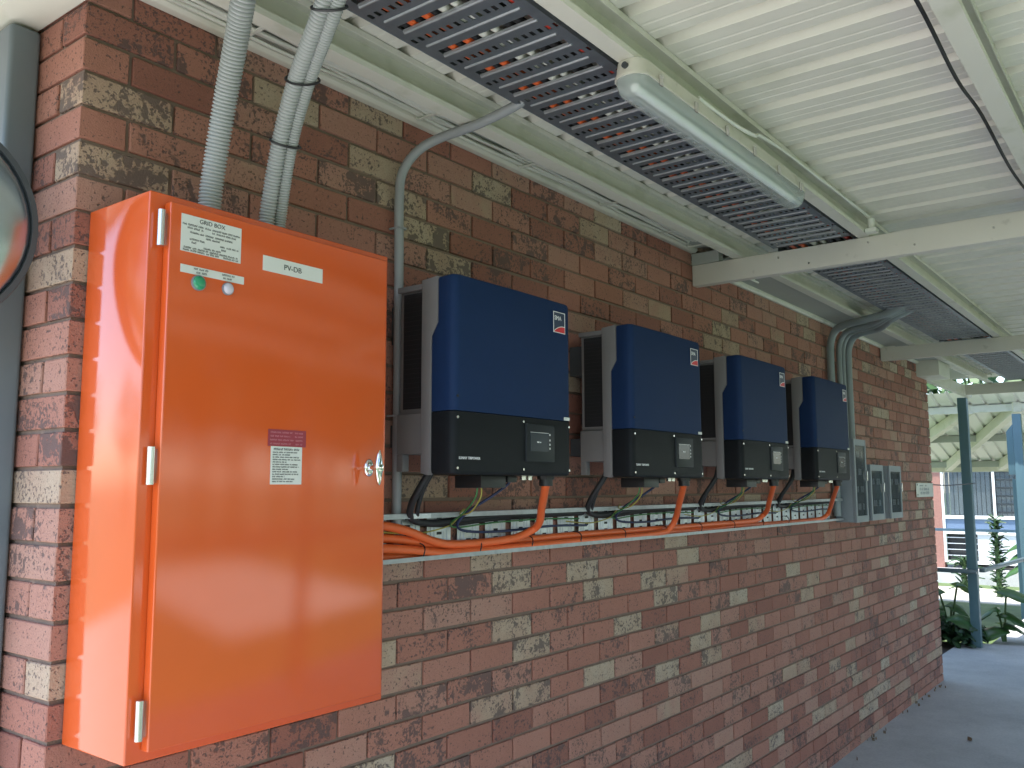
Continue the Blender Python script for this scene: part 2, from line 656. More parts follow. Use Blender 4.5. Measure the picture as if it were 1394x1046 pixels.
def brick_area(b):
    x0, x1, y0, y1, z0, z1, face, k = b[:8]
    xm, zm = (x0 + x1) / 2, (z0 + z1) / 2
    if face in 'fc':
        if .03 < xm < .78 and 1.2 < zm < 2.5: return 0      # behind the cabinet
        if 1.02 < xm < 1.7 and 1.9 < zm < 2.35: return 0
        c = [(x0, 0, z0), (x1, 0, z0), (x1, 0, z1), (x0, 0, z1)]
    else:
        c = [(0, y0, z0), (0, y1, z0), (0, y1, z1), (0, y0, z1)]
    q = [proj(p_) for p_ in c]
    if any(a is None for a in q): return 0
    cx = sum(a[0] for a in q) / 4
    cy = sum(a[1] for a in q) / 4
    if not (0 < cx < 1394 and 0 < cy < 1046): return 0
    return abs(sum(q[i][0] * q[(i + 1) % 4][1] - q[(i + 1) % 4][0] * q[i][1] for i in range(4))) / 2


rb = random.Random(41)
for b in bricks:
    r1 = rb.random()
    # a fifth of the bricks are cream, the rest run from dark red to pink
    r1 = r1 * .90 if r1 < .88 else rb.uniform(.80, .98)
    r2 = rb.random() ** 1.25
    if rb.random() < .26: r2 = rb.uniform(1.05, 1.6)
    if r1 > .79: r2 = max(r2, rb.uniform(.2, .95))
    b.append((r1, r2, rb.random()))
# bricks of the near wall that stand out: course -> (left end, tone, speckle)
KNOWN = {15: ((.96, .80, .7), (1.2, .35, .1), (1.44, .86, .8), (1.68, .40, .3), (1.92, .3, .2)),
         16: ((.84, .45, .1), (1.08, .30, .9), (1.32, .45, 1.6), (1.56, .92, 1.2), (1.80, .35, .8), (2.04, .92, .8), (2.28, .66, .1), (2.52, .45, .2)),
         17: ((.96, .55, .4), (1.20, .72, .8), (1.44, .73, .3), (1.68, .36, .3), (1.92, .40, .9), (2.16, .90, 1.1), (2.40, .36, .5), (2.64, .93, 1.2)),
         18: ((.84, .90, .2), (1.08, .36, .6), (1.32, .30, 1.1), (1.56, .87, 1.3), (1.80, .45, 1.0), (2.04, .40, .9), (2.28, .38, .1), (2.52, .35, .4)),
         19: ((.96, .76, .4), (1.20, .50, .1), (1.44, .36, .1), (1.68, .88, 1.4), (1.92, .55, 1.2), (2.16, .40, .1), (2.40, .93, .8)),
         20: ((.84, .5, .3), (1.08, .66, 1.5), (1.32, .45, 1.55), (1.56, .62, 1.2), (1.80, .42, .5), (2.04, .36, .2), (2.28, .30, .9)),
         21: ((.96, .45, .9), (1.20, .36, .3), (1.44, .82, 1.2), (1.68, .84, 1.55), (1.92, .38, .3), (2.16, .90, .4), (2.40, .72, .6)),
         0: ((.24, .3, .5), (.0, .38, .2)), 1: ((.0, .84, 1.5), (.24, .5, .6)), 2: ((.0, .35, .1), (.12, .5, .7)), 3: ((.0, .86, 1.6), (.24, .75, 1.2)), 4: ((.0, .72, .2), (.12, .5, .3))}
for b in bricks:
    if b[7] in KNOWN and b[6] in 'fc':
        for x_, t1, t2 in KNOWN[b[7]]:
            if abs(b[0] - x_) < .03:
                b[8] = (t1, t2, b[8][2])
order = sorted(range(len(bricks)), key=lambda i: -brick_area(bricks[i]))
single = set(i for i in order[:300] if brick_area(bricks[i]) > 0)
MESHES = {}
rest_v, rest_f, rest_t = [], [], []
for i, b in enumerate(bricks):
    x0, x1, y0, y1, z0, z1, face, k, tone = b
    dims = (round(x1 - x0, 3), round(y1 - y0, 3))
    var = rb.randrange(4)
    key = dims + (var,)
    if key not in MESHES:
        MESHES[key] = brick_mesh(dims[0], dims[1], .076, hash(key) & 999)
    me = MESHES[key]
    dx, dy = rb.uniform(-.001, .001), rb.uniform(-.0014, .0014)
    dz = rb.uniform(-.0008, .0008)
    if face == 'e': dx, dy = dy, dx
    if i in single:
        o = bpy.data.objects.new('brick', me)
        COL.objects.link(o)
        o.parent = wall
        o.location = (x0 + dx, y0 + dy, z0 + dz)
        o['tone'] = tone
        ORG[o.name] = Vector((0, 0, 0))
    else:
        n = len(rest_v)
        rest_v += [(v.co.x + x0 + dx, v.co.y + y0 + dy, v.co.z + z0 + dz) for v in me.vertices]
        rest_f += [tuple(n + a for a in p_.vertices) for p_ in me.polygons]
        rest_t += [tone] * len(me.vertices)
me = bpy.data.meshes.new('bricks')
me.from_pydata(rest_v, [], rest_f)
at = me.attributes.new('tone', 'FLOAT_VECTOR', 'POINT')
at.data.foreach_set('vector', [c for t in rest_t for c in t])
me.materials.append(MATS['speckled_brick'])
o = bpy.data.objects.new('bricks', me)
COL.objects.link(o)
o.parent = wall
o['kind'] = 'stuff'

# eaves of the building: soffit, quad moulding at the wall, end soffit, downpipe, roof
MB().box(.002, 3.232, -.225, -.001, 3.072, 3.080).build('soffit', 'soffit_sheet', bld)
MB().box(3.30, 7.98, -.225, -.001, 3.005, 3.013).build('soffit', 'soffit_sheet', bld)
MB().extrude_x([(-.002, 3.047), (-.028, 3.047), (-.040, 3.055), (-.042, 3.0715), (-.002, 3.0715)], .002, 3.232).build('eave_moulding', 'cream_paint', bld, bevel=.002)
MB().extrude_x([(-.002, 2.978), (-.018, 2.978), (-.030, 2.990), (-.030, 3.004), (-.002, 3.004)], 3.30, 7.98).build('eave_moulding', 'cream_paint', bld, bevel=.002)
e = MB().box(7.99, 8.46, -.20, .30, 2.862, 3.06)
e.build('eave_end_box', 'cream_paint', bld, bevel=.004)
MB().box(-.118, -.003, -.20, 4.0, 2.985, 3.10).build('barge_board', 'cream_paint', bld, bevel=.004)
MB().box(-.62, -.120, -.20, 4.0, 3.010, 3.018).build('end_soffit', 'roof_white', bld)
MB().box(-.645, -.622, -.22, 4.0, 2.96, 3.14).build('fascia', 'cream_paint', bld, bevel=.003)
rf = MB()
rf.loft([[(-.66, -.16, 3.12), (-.66, 4.2, 4.1), (-.66, 4.2, 4.12), (-.66, -.16, 3.14)], [(8.6, -.16, 3.12), (8.6, 4.2, 4.1), (8.6, 4.2, 4.12), (8.6, -.16, 3.14)]])
rf.build('roof', 'roof_white', bld)
d = MB().box(-.078, -.004, .215, .315, -.02, 2.975)
d.build('downpipe', 'downpipe_paint', bld, bevel=.012, seg=3)

# ------------------------------------------------------------------ verandah
ver = thing('verandah', (3, -2.5, 0), 'cream steel verandah roof of ribbed sheets, purlins and beams over the path', 'verandah')
PAN = 3.088
ZB0, ZB1 = 2.873, 2.983


def sheet_profile(x):
    pts = []
    for r_ in range(4):
        a = x + .203 * r_
        pts += [(a, 0), (a + .046, 0), (a + .050, .0016), (a + .056, .0016), (a + .060, 0), (a + .092, 0), (a + .096, .0016), (a + .102, .0016), (a + .106, 0),
                (a + .143, 0), (a + .152, .029), (a + .189, .029), (a + .200, 0)]
    pts.append((x + .826, 0))
    return pts


sh_y0, sh_y1 = -.02, -3.62  # outer edge set deeper, out of view, to cut light reaching the wall
nsheet = 14
for i in range(nsheet):
    x = -.80 + .812 * i
    mb = MB()
    pr = sheet_profile(x)
    ys = [sh_y0, -.9, -1.63, -2.6, sh_y1]
    dz = .0012 if i % 2 else 0
    rings = []
    for y in ys:
        rings.append([(a, y, PAN + h + dz) for a, h in pr])
    mb.loft(rings, caps=False, closed=False)
    o = mb.build('roof_sheet', 'roof_white', ver)
    md = o.modifiers.new('thickness', 'SOLIDIFY')
    md.thickness = .0008
    md.offset = 1


def purlin(y0, x0, x1, w=.052, z0=2.985, z1=3.086, m='cream_paint'):
    t = .004
    lip = .018
    # C section: web at y0, open towards -y
    poly = [(y0, z0), (y0, z1), (y0 - w, z1), (y0 - w, z1 - lip), (y0 - w + t, z1 - lip), (y0 - w + t, z1 - t), (y0 - t, z1 - t),
            (y0 - t, z0 + t), (y0 - w + t, z0 + t), (y0 - w + t, z0 + lip), (y0 - w, z0 + lip), (y0 - w, z0)]
    return MB().extrude_x(poly, x0, x1).build('purlin', m, ver)


purlin(-.232, -.75, 10.3, w=.052)
purlin(-.853, -.75, 10.3)
purlin(-1.602, -.75, 10.3, w=.060)
purlin(-2.35, -.75, 10.3)
purlin(-3.12, -.75, 10.3)
for x in (-.70, 3.240, 6.775, 10.22):
    b_ = MB().box(x, x + .052, -3.58, -.003 if x > 0 and x < 9 else -.21, ZB0, ZB1)
    if x > 9:
        b_ = MB().box(x, x + .052, -3.58, .03, ZB0 - .01, ZB1)
    b_.build('cross_beam', 'beam_paint', ver, bevel=.004)
# packers where the beams meet the wall
MB().box(3.237, 3.296, -.155, -.004, 2.9845, 3.045).build('packer', 'soffit_sheet', ver)
MB().box(6.772, 6.832, -.12, -.006, 2.9845, 2.9775 + .012).build('packer', 'beam_paint', ver)
# beam carried on past the end of the building to the corner post
MB().box(8.462, 10.60, -.010, .050, 2.864, 2.975).build('eave_beam', 'cream_paint', ver, bevel=.004)
MB().box(8.0, 10.62, -.018, 3.0, 3.095, 3.105).build('lining_sheet', 'soffit_sheet', ver)
MB().box(-.80, 10.55, -3.66, -3.63, 2.96, 3.14).build('fascia', 'cream_paint', ver, bevel=.003)
for px, py in ((10.48, .085), (3.216, -3.50), (6.75, -3.50), (10.20, -3.50), (-.72, -3.50)):
    top = 2.86 if py > -1 else ZB0 - .001
    mb = MB().box(px, px + .10, py - .05, py + .05, .001, top)
    mb.build('post', 'post_paint', ver, bevel=.006)
# bolts on the beams and clips on the purlin
for (x, y, z) in ((3.24, -.47, 2.95), (3.24, -.62, 2.90), (3.24, -1.42, 2.93), (3.24, -.90, 2.955), (3.24, -1.10, 2.91)):
    MB().tube([(x + .002, y, z), (x - .005, y, z)], .005, 8).build('bolt', 'zinc_hinge', ver)

# ------------------------------------------------------------------ ceiling cable tray
TZ = 3.0
TY0, TY1 = -.450, -.822
PER = .1555


def ceiling_tray(x0, x1, label):
    tr = thing('cable_tray', (x0, (TY0 + TY1) / 2, TZ), label, 'cable tray', 'galvanised cable trays under the verandah roof')
    fl = MB()
    n = int(round((x1 - x0) / PER))
    per = (x1 - x0) / n
    rid = MB()

    def plate(xa, xb, ya, yb):
        fl.box(xa, xb, yb, ya, TZ, TZ + .0016)
    for i in range(n):
        a = x0 + per * i
        plate(a, a + .024, TY0, TY0 - .034)
        plate(a, a + .024, TY1 + .034, TY1)
        plate(a + .024, a + .072, TY0, TY1)
        # row of short slots
        ns = 15
        st = (TY0 - TY1) / ns
        for j in range(ns):
            y = TY0 - st * j
            plate(a + .072, a + .094, y, y - st * .52)
        plate(a + .094, a + per, TY0, TY1)
        for rx in (a + .034, a + .120):
            rid.tube([(rx, TY0 - .03, TZ - .0005), (rx, TY1 + .03, TZ - .0005)], .0042, 6)
        rid.box(a + .0235, a + .0255, TY1 + .034, TY0 - .034, TZ - .0035, TZ + .003)
    fl.build('tray_floor', 'galvanised_dull', tr)
    rid.build('floor_rib', 'galvanised_rail', tr, smooth=True)
    for y, sg in ((TY0, 1), (TY1, -1)):
        s1 = MB()
        s1.box(x0, x1, min(y, y + sg * .0016), max(y, y + sg * .0016), TZ - .001, TZ + .060)
        o = s1.build('side_rail', 'galvanised_dull', tr)
        hl = MB()
        for i in range(n * 2):
            xx = x0 + per / 2 * i + .03
            hl.box(xx, xx + .022, y + sg * .0018 - .0004, y + sg * .0018 + .0004, TZ + .026, TZ + .034)
        hl.build('slot', 'far_dark', o)
    return tr


ceiling_tray(-.70, 3.236, 'slotted metal cable tray above the orange cabinet and the strip light')
ceiling_tray(3.296, 6.77, 'slotted metal cable tray between the two painted cross beams')
ceiling_tray(6.832, 10.2, 'slotted metal cable tray at the far end beyond the second beam')
# cables lying in the tray, seen through its slots
tc = [(-.498, .010, 'black_rubber', 'black cable lying in the ceiling tray nearest the wall'),
      (-.522, .012, 'orange_cable', 'orange cable in the ceiling tray beside the black edge cable'),
      (-.546, .009, 'black_rubber', 'black cable in the ceiling tray between the two orange ones'),
      (-.570, .012, 'orange_cable', 'second orange cable in the ceiling tray from the wall'),
      (-.595, .009, 'black_rubber', 'thin black cable in the ceiling tray beside the white cables'),
      (-.628, .013, 'white_cable', 'white cable in the ceiling tray next to the thin black one'),
      (-.668, .010, 'white_cable', 'thin white cable near the middle of the ceiling tray'),
      (-.706, .013, 'black_rubber', 'thick black cable added to darken the ceiling tray beyond the white cables'),  # added to darken the view through the slots
      (-.742, .012, 'black_rubber', 'thick black cable added to darken the ceiling tray beside the dark red one'),  # also added, hides the bright roof behind the slots
      (-.785, .011, 'red_cable', 'dark red cable along the outer side of the ceiling tray')]
for i, (y, r_, m_, lb) in enumerate(tc):
    rr = random.Random(i)
    pts = [(-.6 + 1.1 * q, y + rr.uniform(-.005, .005), TZ + .004 + r_) for q in range(10)]
    cable('tray_cable', pts, r_, m_, lb, 'cable', 'cables lying in the ceiling tray')

# ------------------------------------------------------------------ flat white cables along the eaves
for q in range(6):
    rr = random.Random(100 + q)
    y = -.062 - .0195 * q
    pts = []
    x = -.3
    while x < 3.22:
        sag = rr.uniform(0, .014)
        pts.append((x, y + rr.uniform(-.008, .008), 3.064 - sag))
        x += .28
    cable('eave_cable', pts, .0065, 'white_cable', ('first', 'second', 'third', 'fourth', 'fifth', 'sixth')[q] + ' white cable from the wall in the flat bundle clipped along the eaves', 'cable', 'white cables clipped along the eaves', n=6)
cable('eave_cable', [(1.9, -.18, 3.055), (2.4, -.182, 3.05), (2.62, -.188, 3.026), (2.78, -.20, 3.022), (2.95, -.19, 3.04), (3.2, -.18, 3.055)], .0055, 'white_cable', 'loose white cable sagging from the eaves bundle just before the first beam', 'cable', n=6)
for x in (.40, 1.09, 1.66, 2.25, 2.80, 3.10):
    c = MB()
    c.box(x, x + .012, -.172, -.052, 3.046, 3.050)
    c.box(x, x + .012, -.176, -.172, 3.046, 3.0715)
    c.box(x, x + .012, -.052, -.047, 3.046, 3.0715)
    o = c.build('cable_clip', 'white_cable', origin=(x, -.1, 3.04))
    nm = {.40: 'white saddle clip on the eaves cables above the corrugated conduits', 1.09: 'white saddle clip on the eaves cables just past the curved grey conduit', 1.66: 'white saddle clip on the eaves cables midway along above the first inverter',
          2.25: 'white saddle clip on the eaves cables under the middle of the strip light', 2.80: 'white saddle clip on the eaves cables by the loose sagging cable', 3.10: 'white saddle clip on the eaves cables touching the first cross beam'}[x]
    tag(o, nm, 'clip', 'saddle clips on the eaves cables')
# two saddles left on the soffit past the beam
sd = MB()
sd.tube([(3.60, -.10, 3.0), (3.90, -.10, 3.0)], .006, 6).tube([(3.60, -.118, 3.0), (3.80, -.118, 3.0)], .006, 6)
tag(sd.build('cable_stub', 'white_cable', smooth=True, origin=(3.6, -.1, 3.0)), 'short white cable ends on the soffit just past the first beam', 'cable')

# ------------------------------------------------------------------ strip light under the second purlin
lt = thing('strip_light', (1.68, -.880, 2.984), 'weathered strip light with a clear cover fixed under the purlin', 'light')
LX0, LX1, LY = 1.035, 2.335, -.882


def rounded(x0, x1, y0, y1, rad, n=5):
    pts = []
    for cx, cy, a0 in ((x1 - rad, y1 - rad, 0), (x0 + rad, y1 - rad, 90), (x0 + rad, y0 + rad, 180), (x1 - rad, y0 + rad, 270)):
        for i in range(n):
            a = R(a0 + 90 * i / (n - 1))
            pts.append((cx + rad * math.cos(a), cy + rad * math.sin(a)))
    return pts


def ring(ins, z, rad=.045):
    return [(x, y, z) for x, y in rounded(LX0 + ins, LX1 - ins, LY - .050 + ins, LY + .050 - ins, max(.012, rad - ins))]


MB().loft([ring(.006, 2.984), ring(.003, 2.965), ring(.0, 2.943)]).build('base', 'fitting_base', lt, smooth=True, angle=30)
MB().loft([ring(-.003, 2.943), ring(-.003, 2.935)]).build('gasket_rim', 'fitting_base', lt, smooth=True, angle=30)
MB().loft([ring(.001, 2.935), ring(.004, 2.915), ring(.014, 2.893), ring(.028, 2.884)]).build('diffuser', 'diffuser', lt, smooth=True, angle=60)
MB().tube([(LX0 + .05, LY, 2.918), (LX1 - .05, LY, 2.918)], .013, 12).build('tube', 'tube_white', lt, smooth=True)
MB().box(LX0 + .06, LX1 - .06, LY - .03, LY + .03, 2.9355, 2.9365).build('gear_tray', 'tube_white', lt)
for i in range(6):
    x = LX0 + .10 + i * .22
    for sg in (-1, 1):
        y = LY + sg * .0525
        MB().box(x - .009, x + .009, min(y, y + sg * .006), max(y, y + sg * .006), 2.925, 2.957).build('clip', 'zinc_hinge', lt, bevel=.002)
MB().tube([(LX0 + .004, LY, 2.963), (LX0 - .006, LY, 2.963)], .009, 12).build('cable_knockout', 'meter_dark', lt)
cable('light_flex', [(1.40, -.925, 2.99), (1.62, -.94, 2.978), (1.78, -.945, 2.99), (1.86, -.93, 3.02), (2.1, -.925, 3.04), (2.6, -.925, 3.05), (3.2, -.925, 3.06)], .006, 'white_cable', 'thin pale flex feeding the strip light along the purlin lip', 'cable', n=6)
MB0 = MB().tube([(3.19, -.930, 3.05), (3.19, -.930, 2.99)], .016, 10).box(3.165, 3.215, -.955, -.907, 2.984, 3.002)
tag(MB0.build('junction_fitting', 'white_cable', smooth=True, origin=(3.19, -.93, 2.99)), 'small pale cable fitting where the purlin meets the first beam', 'fitting')

# black cable and thin wires along the third purlin
cable('hanging_cable', [(-.6, -1.570, 3.02), (.6, -1.565, 3.005), (1.25, -1.572, 3.012), (1.75, -1.566, 2.996), (2.1, -1.572, 3.006), (2.7, -1.568, 3.0), (3.2, -1.575, 3.02)], .0055, 'black_rubber', 'black cable strung along the outer purlin at the upper right', 'cable', n=6)
cable('hanging_cable', [(-.6, -1.590, 3.06), (.8, -1.592, 3.055), (1.6, -1.590, 3.06), (3.2, -1.59, 3.06)], .0035, 'white_cable', 'thin pale cable beside the black one on the outer purlin', 'cable', n=6)

# ------------------------------------------------------------------ orange cabinet
cab = thing('switchboard_cabinet', (.396, -.13, 1.262), 'tall glossy orange steel cabinet fixed to the corner of the brick wall', 'cabinet')
CX0, CX1, CZ0, CZ1, CYF = .034, .757, 1.262, 2.472, -.264
MB().box(CX0, CX1, CYF, -.004, CZ0, CZ1).build('body', 'orange_paint', cab, bevel=.004, seg=3)
DX0, DX1, DZ0, DZ1, DYF = .068, .727, 1.286, 2.450, -.292
door = MB().box(DX0, DX1, DYF, CYF - .002, DZ0, DZ1).build('door', 'orange_paint', cab, bevel=.004, seg=3)
for zc in (2.388, 1.871, 1.351):
    h = MB()
    h.tube([(.0535, -.281, zc - .040), (.0535, -.281, zc + .040)], .0085, 14)
    hg = h.build('hinge', 'zinc_hinge', door, smooth=True, angle=50)
    MB().tube([(.0535, -.281, zc - .0012), (.0535, -.281, zc + .0012)], .0092, 14).build if False else None
    MB().box(.056, .0685, -.279, -.266, zc - .036, zc + .036).build('hinge', 'zinc_hinge', door, bevel=.001)
PY = DYF - .0012


def plate(x0, x1, z0, z1, m='label_white', name='label_plate'):
    return MB().box(x0, x1, PY, DYF - .0001, z0, z1).build(name, m, door)


lp = plate(.094, .250, 2.345, 2.429)
text_part('GRID BOX', .0135, (.172, PY - .0003, 2.4195), 'label_text', lp, sx=1.05)
ln = [(2.407, .02, .97), (2.400, .1, .36), (2.400, .5, .92), (2.3905, .14, .86), (2.3835, .40, .64), (2.375, .14, .38), (2.368, .17, .28), (2.3735, .64, .96), (2.366, .66, .75),
      (2.3605, .37, .66), (2.3545, .05, .95), (2.349, .04, .62), (2.349, .70, .96)]
print_lines(.094, .250, 0, ln, .0042, PY - .0001, 3).build('printed_text', 'label_text', lp)
lp = plate(.096, .261, 2.297, 2.315)
print_lines(.096, .261, 0, [(2.3100, .20, .42), (2.3025, .24, .40), (2.3100, .64, .84), (2.3025, .66, .82)], .0042, PY - .0001, 4).build('printed_text', 'label_text', lp)
lp = plate(.313, .497, 2.343, 2.380)
text_part('PV-DB', .019, (.402, PY - .0003, 2.3612), 'label_text', lp, sx=1.05)
for x, z, m_ in ((.141, 2.279, 'lamp_green'), (.217, 2.279, 'lamp_clear')):
    rad = .0175 if m_ == 'lamp_green' else .0145
    lm = MB().tube([(x, DYF, z), (x, DYF - .006, z)], rad, 24).build('indicator_lamp', 'meter_grey', door, smooth=True, angle=50)
    dm = MB()
    rg = []
    for t in range(5):
        a = R(90 * t / 4.3)
        rg.append([(x + rad * .9 * math.cos(a) * math.cos(w * math.pi / 12), DYF - .006 - .008 * math.sin(a), z + rad * .9 * math.cos(a) * math.sin(w * math.pi / 12)) for w in range(24)])
    dm.loft(rg)
    dm.build('lens', m_, lm, smooth=True, angle=70)
lp = plate(.343, .456, 1.923, 1.963, 'label_maroon', 'warning_label')
print_lines(.343, .456, 0, [(1.956, .06, .62), (1.956, .70, .95), (1.947, .06, .58), (1.947, .70, .92), (1.938, .05, .66), (1.938, .72, .95), (1.929, .05, .60), (1.929, .72, .9)], .004, PY - .0001, 5).build('printed_text', 'label_pink_text', lp)
lp = plate(.352, .445, 1.832, 1.9225)
print_lines(.352, .445, 0, [(1.916, .09, .92)], .0055, PY - .0001, 6).build('printed_text', 'label_text', lp)
print_lines(.352, .445, 0, [(1.9085 - .0058 * i, .06, (.85, .62, .9, .95, .5, .88, .92, .55, .85, .9, .45, .78, .72)[i]) for i in range(13)], .0030, PY - .0001, 7).build('printed_text', 'label_text', lp)
# wing handle: oval rose and a vertical lens-shaped grip on a stem
hx, hz = .668, 1.876
ro = MB()
rg = []
for yy, sc_ in ((DYF, 1.0), (DYF - .004, 1.0), (DYF - .007, .86), (DYF - .0075, .55)):
    rg.append([(hx + .0155 * sc_ * math.cos(a * math.pi / 14), yy, hz + .0235 * sc_ * math.sin(a * math.pi / 14)) for a in range(28)])
ro.loft(rg)
hd = ro.build('handle', 'chrome', door, smooth=True, angle=50)
MB().tube([(hx, DYF - .006, hz), (hx, DYF - .034, hz)], .0075, 16).build('stem', 'chrome', hd, smooth=True, angle=50)
gp = MB()
rg = []
for yy, sc_ in ((DYF - .032, .75), (DYF - .036, 1.0), (DYF - .043, 1.0), (DYF - .047, .7)):
    rg.append([(hx + .0125 * sc_ * math.cos(a * math.pi / 14) * (1 - .35 * abs(math.sin(a * math.pi / 14))), yy, hz + .046 * sc_ * math.sin(a * math.pi / 14)) for a in range(28)])
gp.loft(rg)
gp.build('grip', 'chrome', hd, smooth=True, angle=50)
MB().box(hx - .008, hx + .008, DYF - .0495, DYF - .046, hz - .009, hz + .009).build('lock_cap', 'chrome', hd, bevel=.002)

# ------------------------------------------------------------------ conduits


def corrugated(name, pts, r, label, pitch=.0088, m='conduit_corrugated', group=None):
    sp = smooth_path(pts, 40)
    # resample at half the pitch, alternate radius
    L_ = [0]
    for a, b in zip(sp, sp[1:]):
        L_.append(L_[-1] + (b - a).length)
    n = int(L_[-1] / (pitch / 3))
    out, rad = [], []
    j = 0
    for i in range(n + 1):
        s = L_[-1] * i / n
        while j < len(L_) - 2 and L_[j + 1] < s:
            j += 1
        t = (s - L_[j]) / max(1e-9, L_[j + 1] - L_[j])
        out.append(sp[j].lerp(sp[j + 1], t))
        rad.append(r if i % 3 else r * .80)
    o = MB().tube(out, rad, 14).build(name, m, smooth=True, origin=pts[0], angle=80)
    return tag(o, label, 'conduit', group)


GC = 'grey corrugated conduits rising from the cabinet'
C1 = [(.222, -.20, 2.44), (.218, -.215, 2.55), (.198, -.285, 2.725), (.165, -.37, 2.84), (.136, -.432, 2.90), (.11, -.50, 2.985), (.10, -.55, 3.05)]
corrugated('corrugated_conduit', C1, .0275, 'thick pale corrugated conduit rising alone from the cabinet top', group=GC)
C2 = [(.385, -.20, 2.44), (.382, -.215, 2.53), (.350, -.295, 2.672), (.312, -.40, 2.79), (.256, -.555, 2.893), (.235, -.62, 2.98), (.23, -.65, 3.05)]
corrugated('corrugated_conduit', C2, .0205, 'left one of the two corrugated conduits tied together with black ties', group=GC)
C3 = [(.424, -.20, 2.44), (.420, -.215, 2.53), (.380, -.300, 2.674), (.338, -.415, 2.795), (.275, -.580, 2.893), (.255, -.64, 2.98), (.25, -.67, 3.05)]
corrugated('corrugated_conduit', C3, .0175, 'right one of the two corrugated conduits tied together with black ties', pitch=.0070, group=GC)
for i, (q, lb) in enumerate(((2, 'black cable tie lowest on the paired corrugated conduits'), (3, 'black cable tie midway up the paired corrugated conduits'), (4, 'black cable tie highest on the paired corrugated conduits'))):
    a, b = Vector(C2[q]), Vector(C3[q])
    t = (Vector(C2[q + 1]) - Vector(C2[q - 1])).normalized()
    mid = (a + b) / 2
    u_ = (b - a).normalized()
    w_ = t.cross(u_).normalized()
    path = []
    for k in range(25):
        an = 2 * math.pi * k / 24
        path.append(mid + u_ * math.cos(an) * .0405 + w_ * math.sin(an) * .0245)
    o = MB().tube(path, .0030, 6, caps=False).build('cable_tie', 'black_plastic', smooth=True, origin=mid)
    tag(o, lb, 'cable tie', 'black cable ties on the paired conduits')
cable('grey_conduit', [(1.035, -.034, 1.70), (1.035, -.034, 2.0), (1.033, -.034, 2.5), (1.030, -.034, 2.76), (1.034, -.045, 2.85), (1.055, -.088, 2.915), (1.085, -.155, 2.952), (1.11, -.30, 2.972), (1.130, -.44, 3.005), (1.133, -.49, 3.03)], .0155, 'conduit_grey',
      'smooth grey conduit climbing the bricks beside the cabinet and curving into the tray', 'conduit', n=14, seg=10)
for z in (2.05, 2.66):
    sdl = MB().tube([(1.015, -.006, z), (1.015, -.034, z), (1.020, -.050, z), (1.033, -.053, z), (1.046, -.050, z), (1.051, -.034, z), (1.051, -.006, z)], .0035, 6)
    tag(sdl.build('conduit_saddle', 'conduit_grey', smooth=True, origin=(1.034, -.02, z)), 'grey saddle on the conduit beside the cabinet, ' + ('level with the door middle' if z < 2.3 else 'near the conduit bend'), 'saddle')
far_c = [(5.36, -.034, 'leftmost grey conduit of the far group climbing to the ceiling tray', 1.62, .026, (5.18, -.56)),
         (5.555, -.034, 'second grey conduit of the far group, bending above the last inverter', 2.156, .020, (5.24, -.56)),
         (5.645, -.034, 'third grey conduit of the far group, behind its thicker neighbour', 2.156, .018, (5.31, -.55)),
         (5.745, -.040, 'rightmost grey conduit of the far group, entering the tall meter box', 2.10, .028, (5.38, -.55))]
for x, y, lb, zb, r_, (ex, ey) in far_c:
    q = .045 + (x - 5.36) * .02
    pts = [(x, y, zb), (x, y, 2.4), (x, y, 2.76), (x - .004, y - .012, 2.86), (x - .025, y - .055, 2.925), (x - .07, y - .13, 2.945), (x - .13, y - .27, 2.955), (ex + .02, ey + .1, 2.975), (ex, ey, 3.01), (ex - .01, ey - .05, 3.03)]
    cable('grey_conduit', pts, r_, 'conduit_dark', lb, 'conduit', 'grey conduits by the meter boxes', n=12, seg=8)

# ------------------------------------------------------------------ inverters
INV_X = (.962, 1.995, 3.030, 4.078)
INV_L = ['nearest of the four blue inverters, beside the orange cabinet', 'second blue inverter from the orange cabinet', 'third blue inverter from the orange cabinet', 'farthest blue inverter, beside the grey meter boxes']


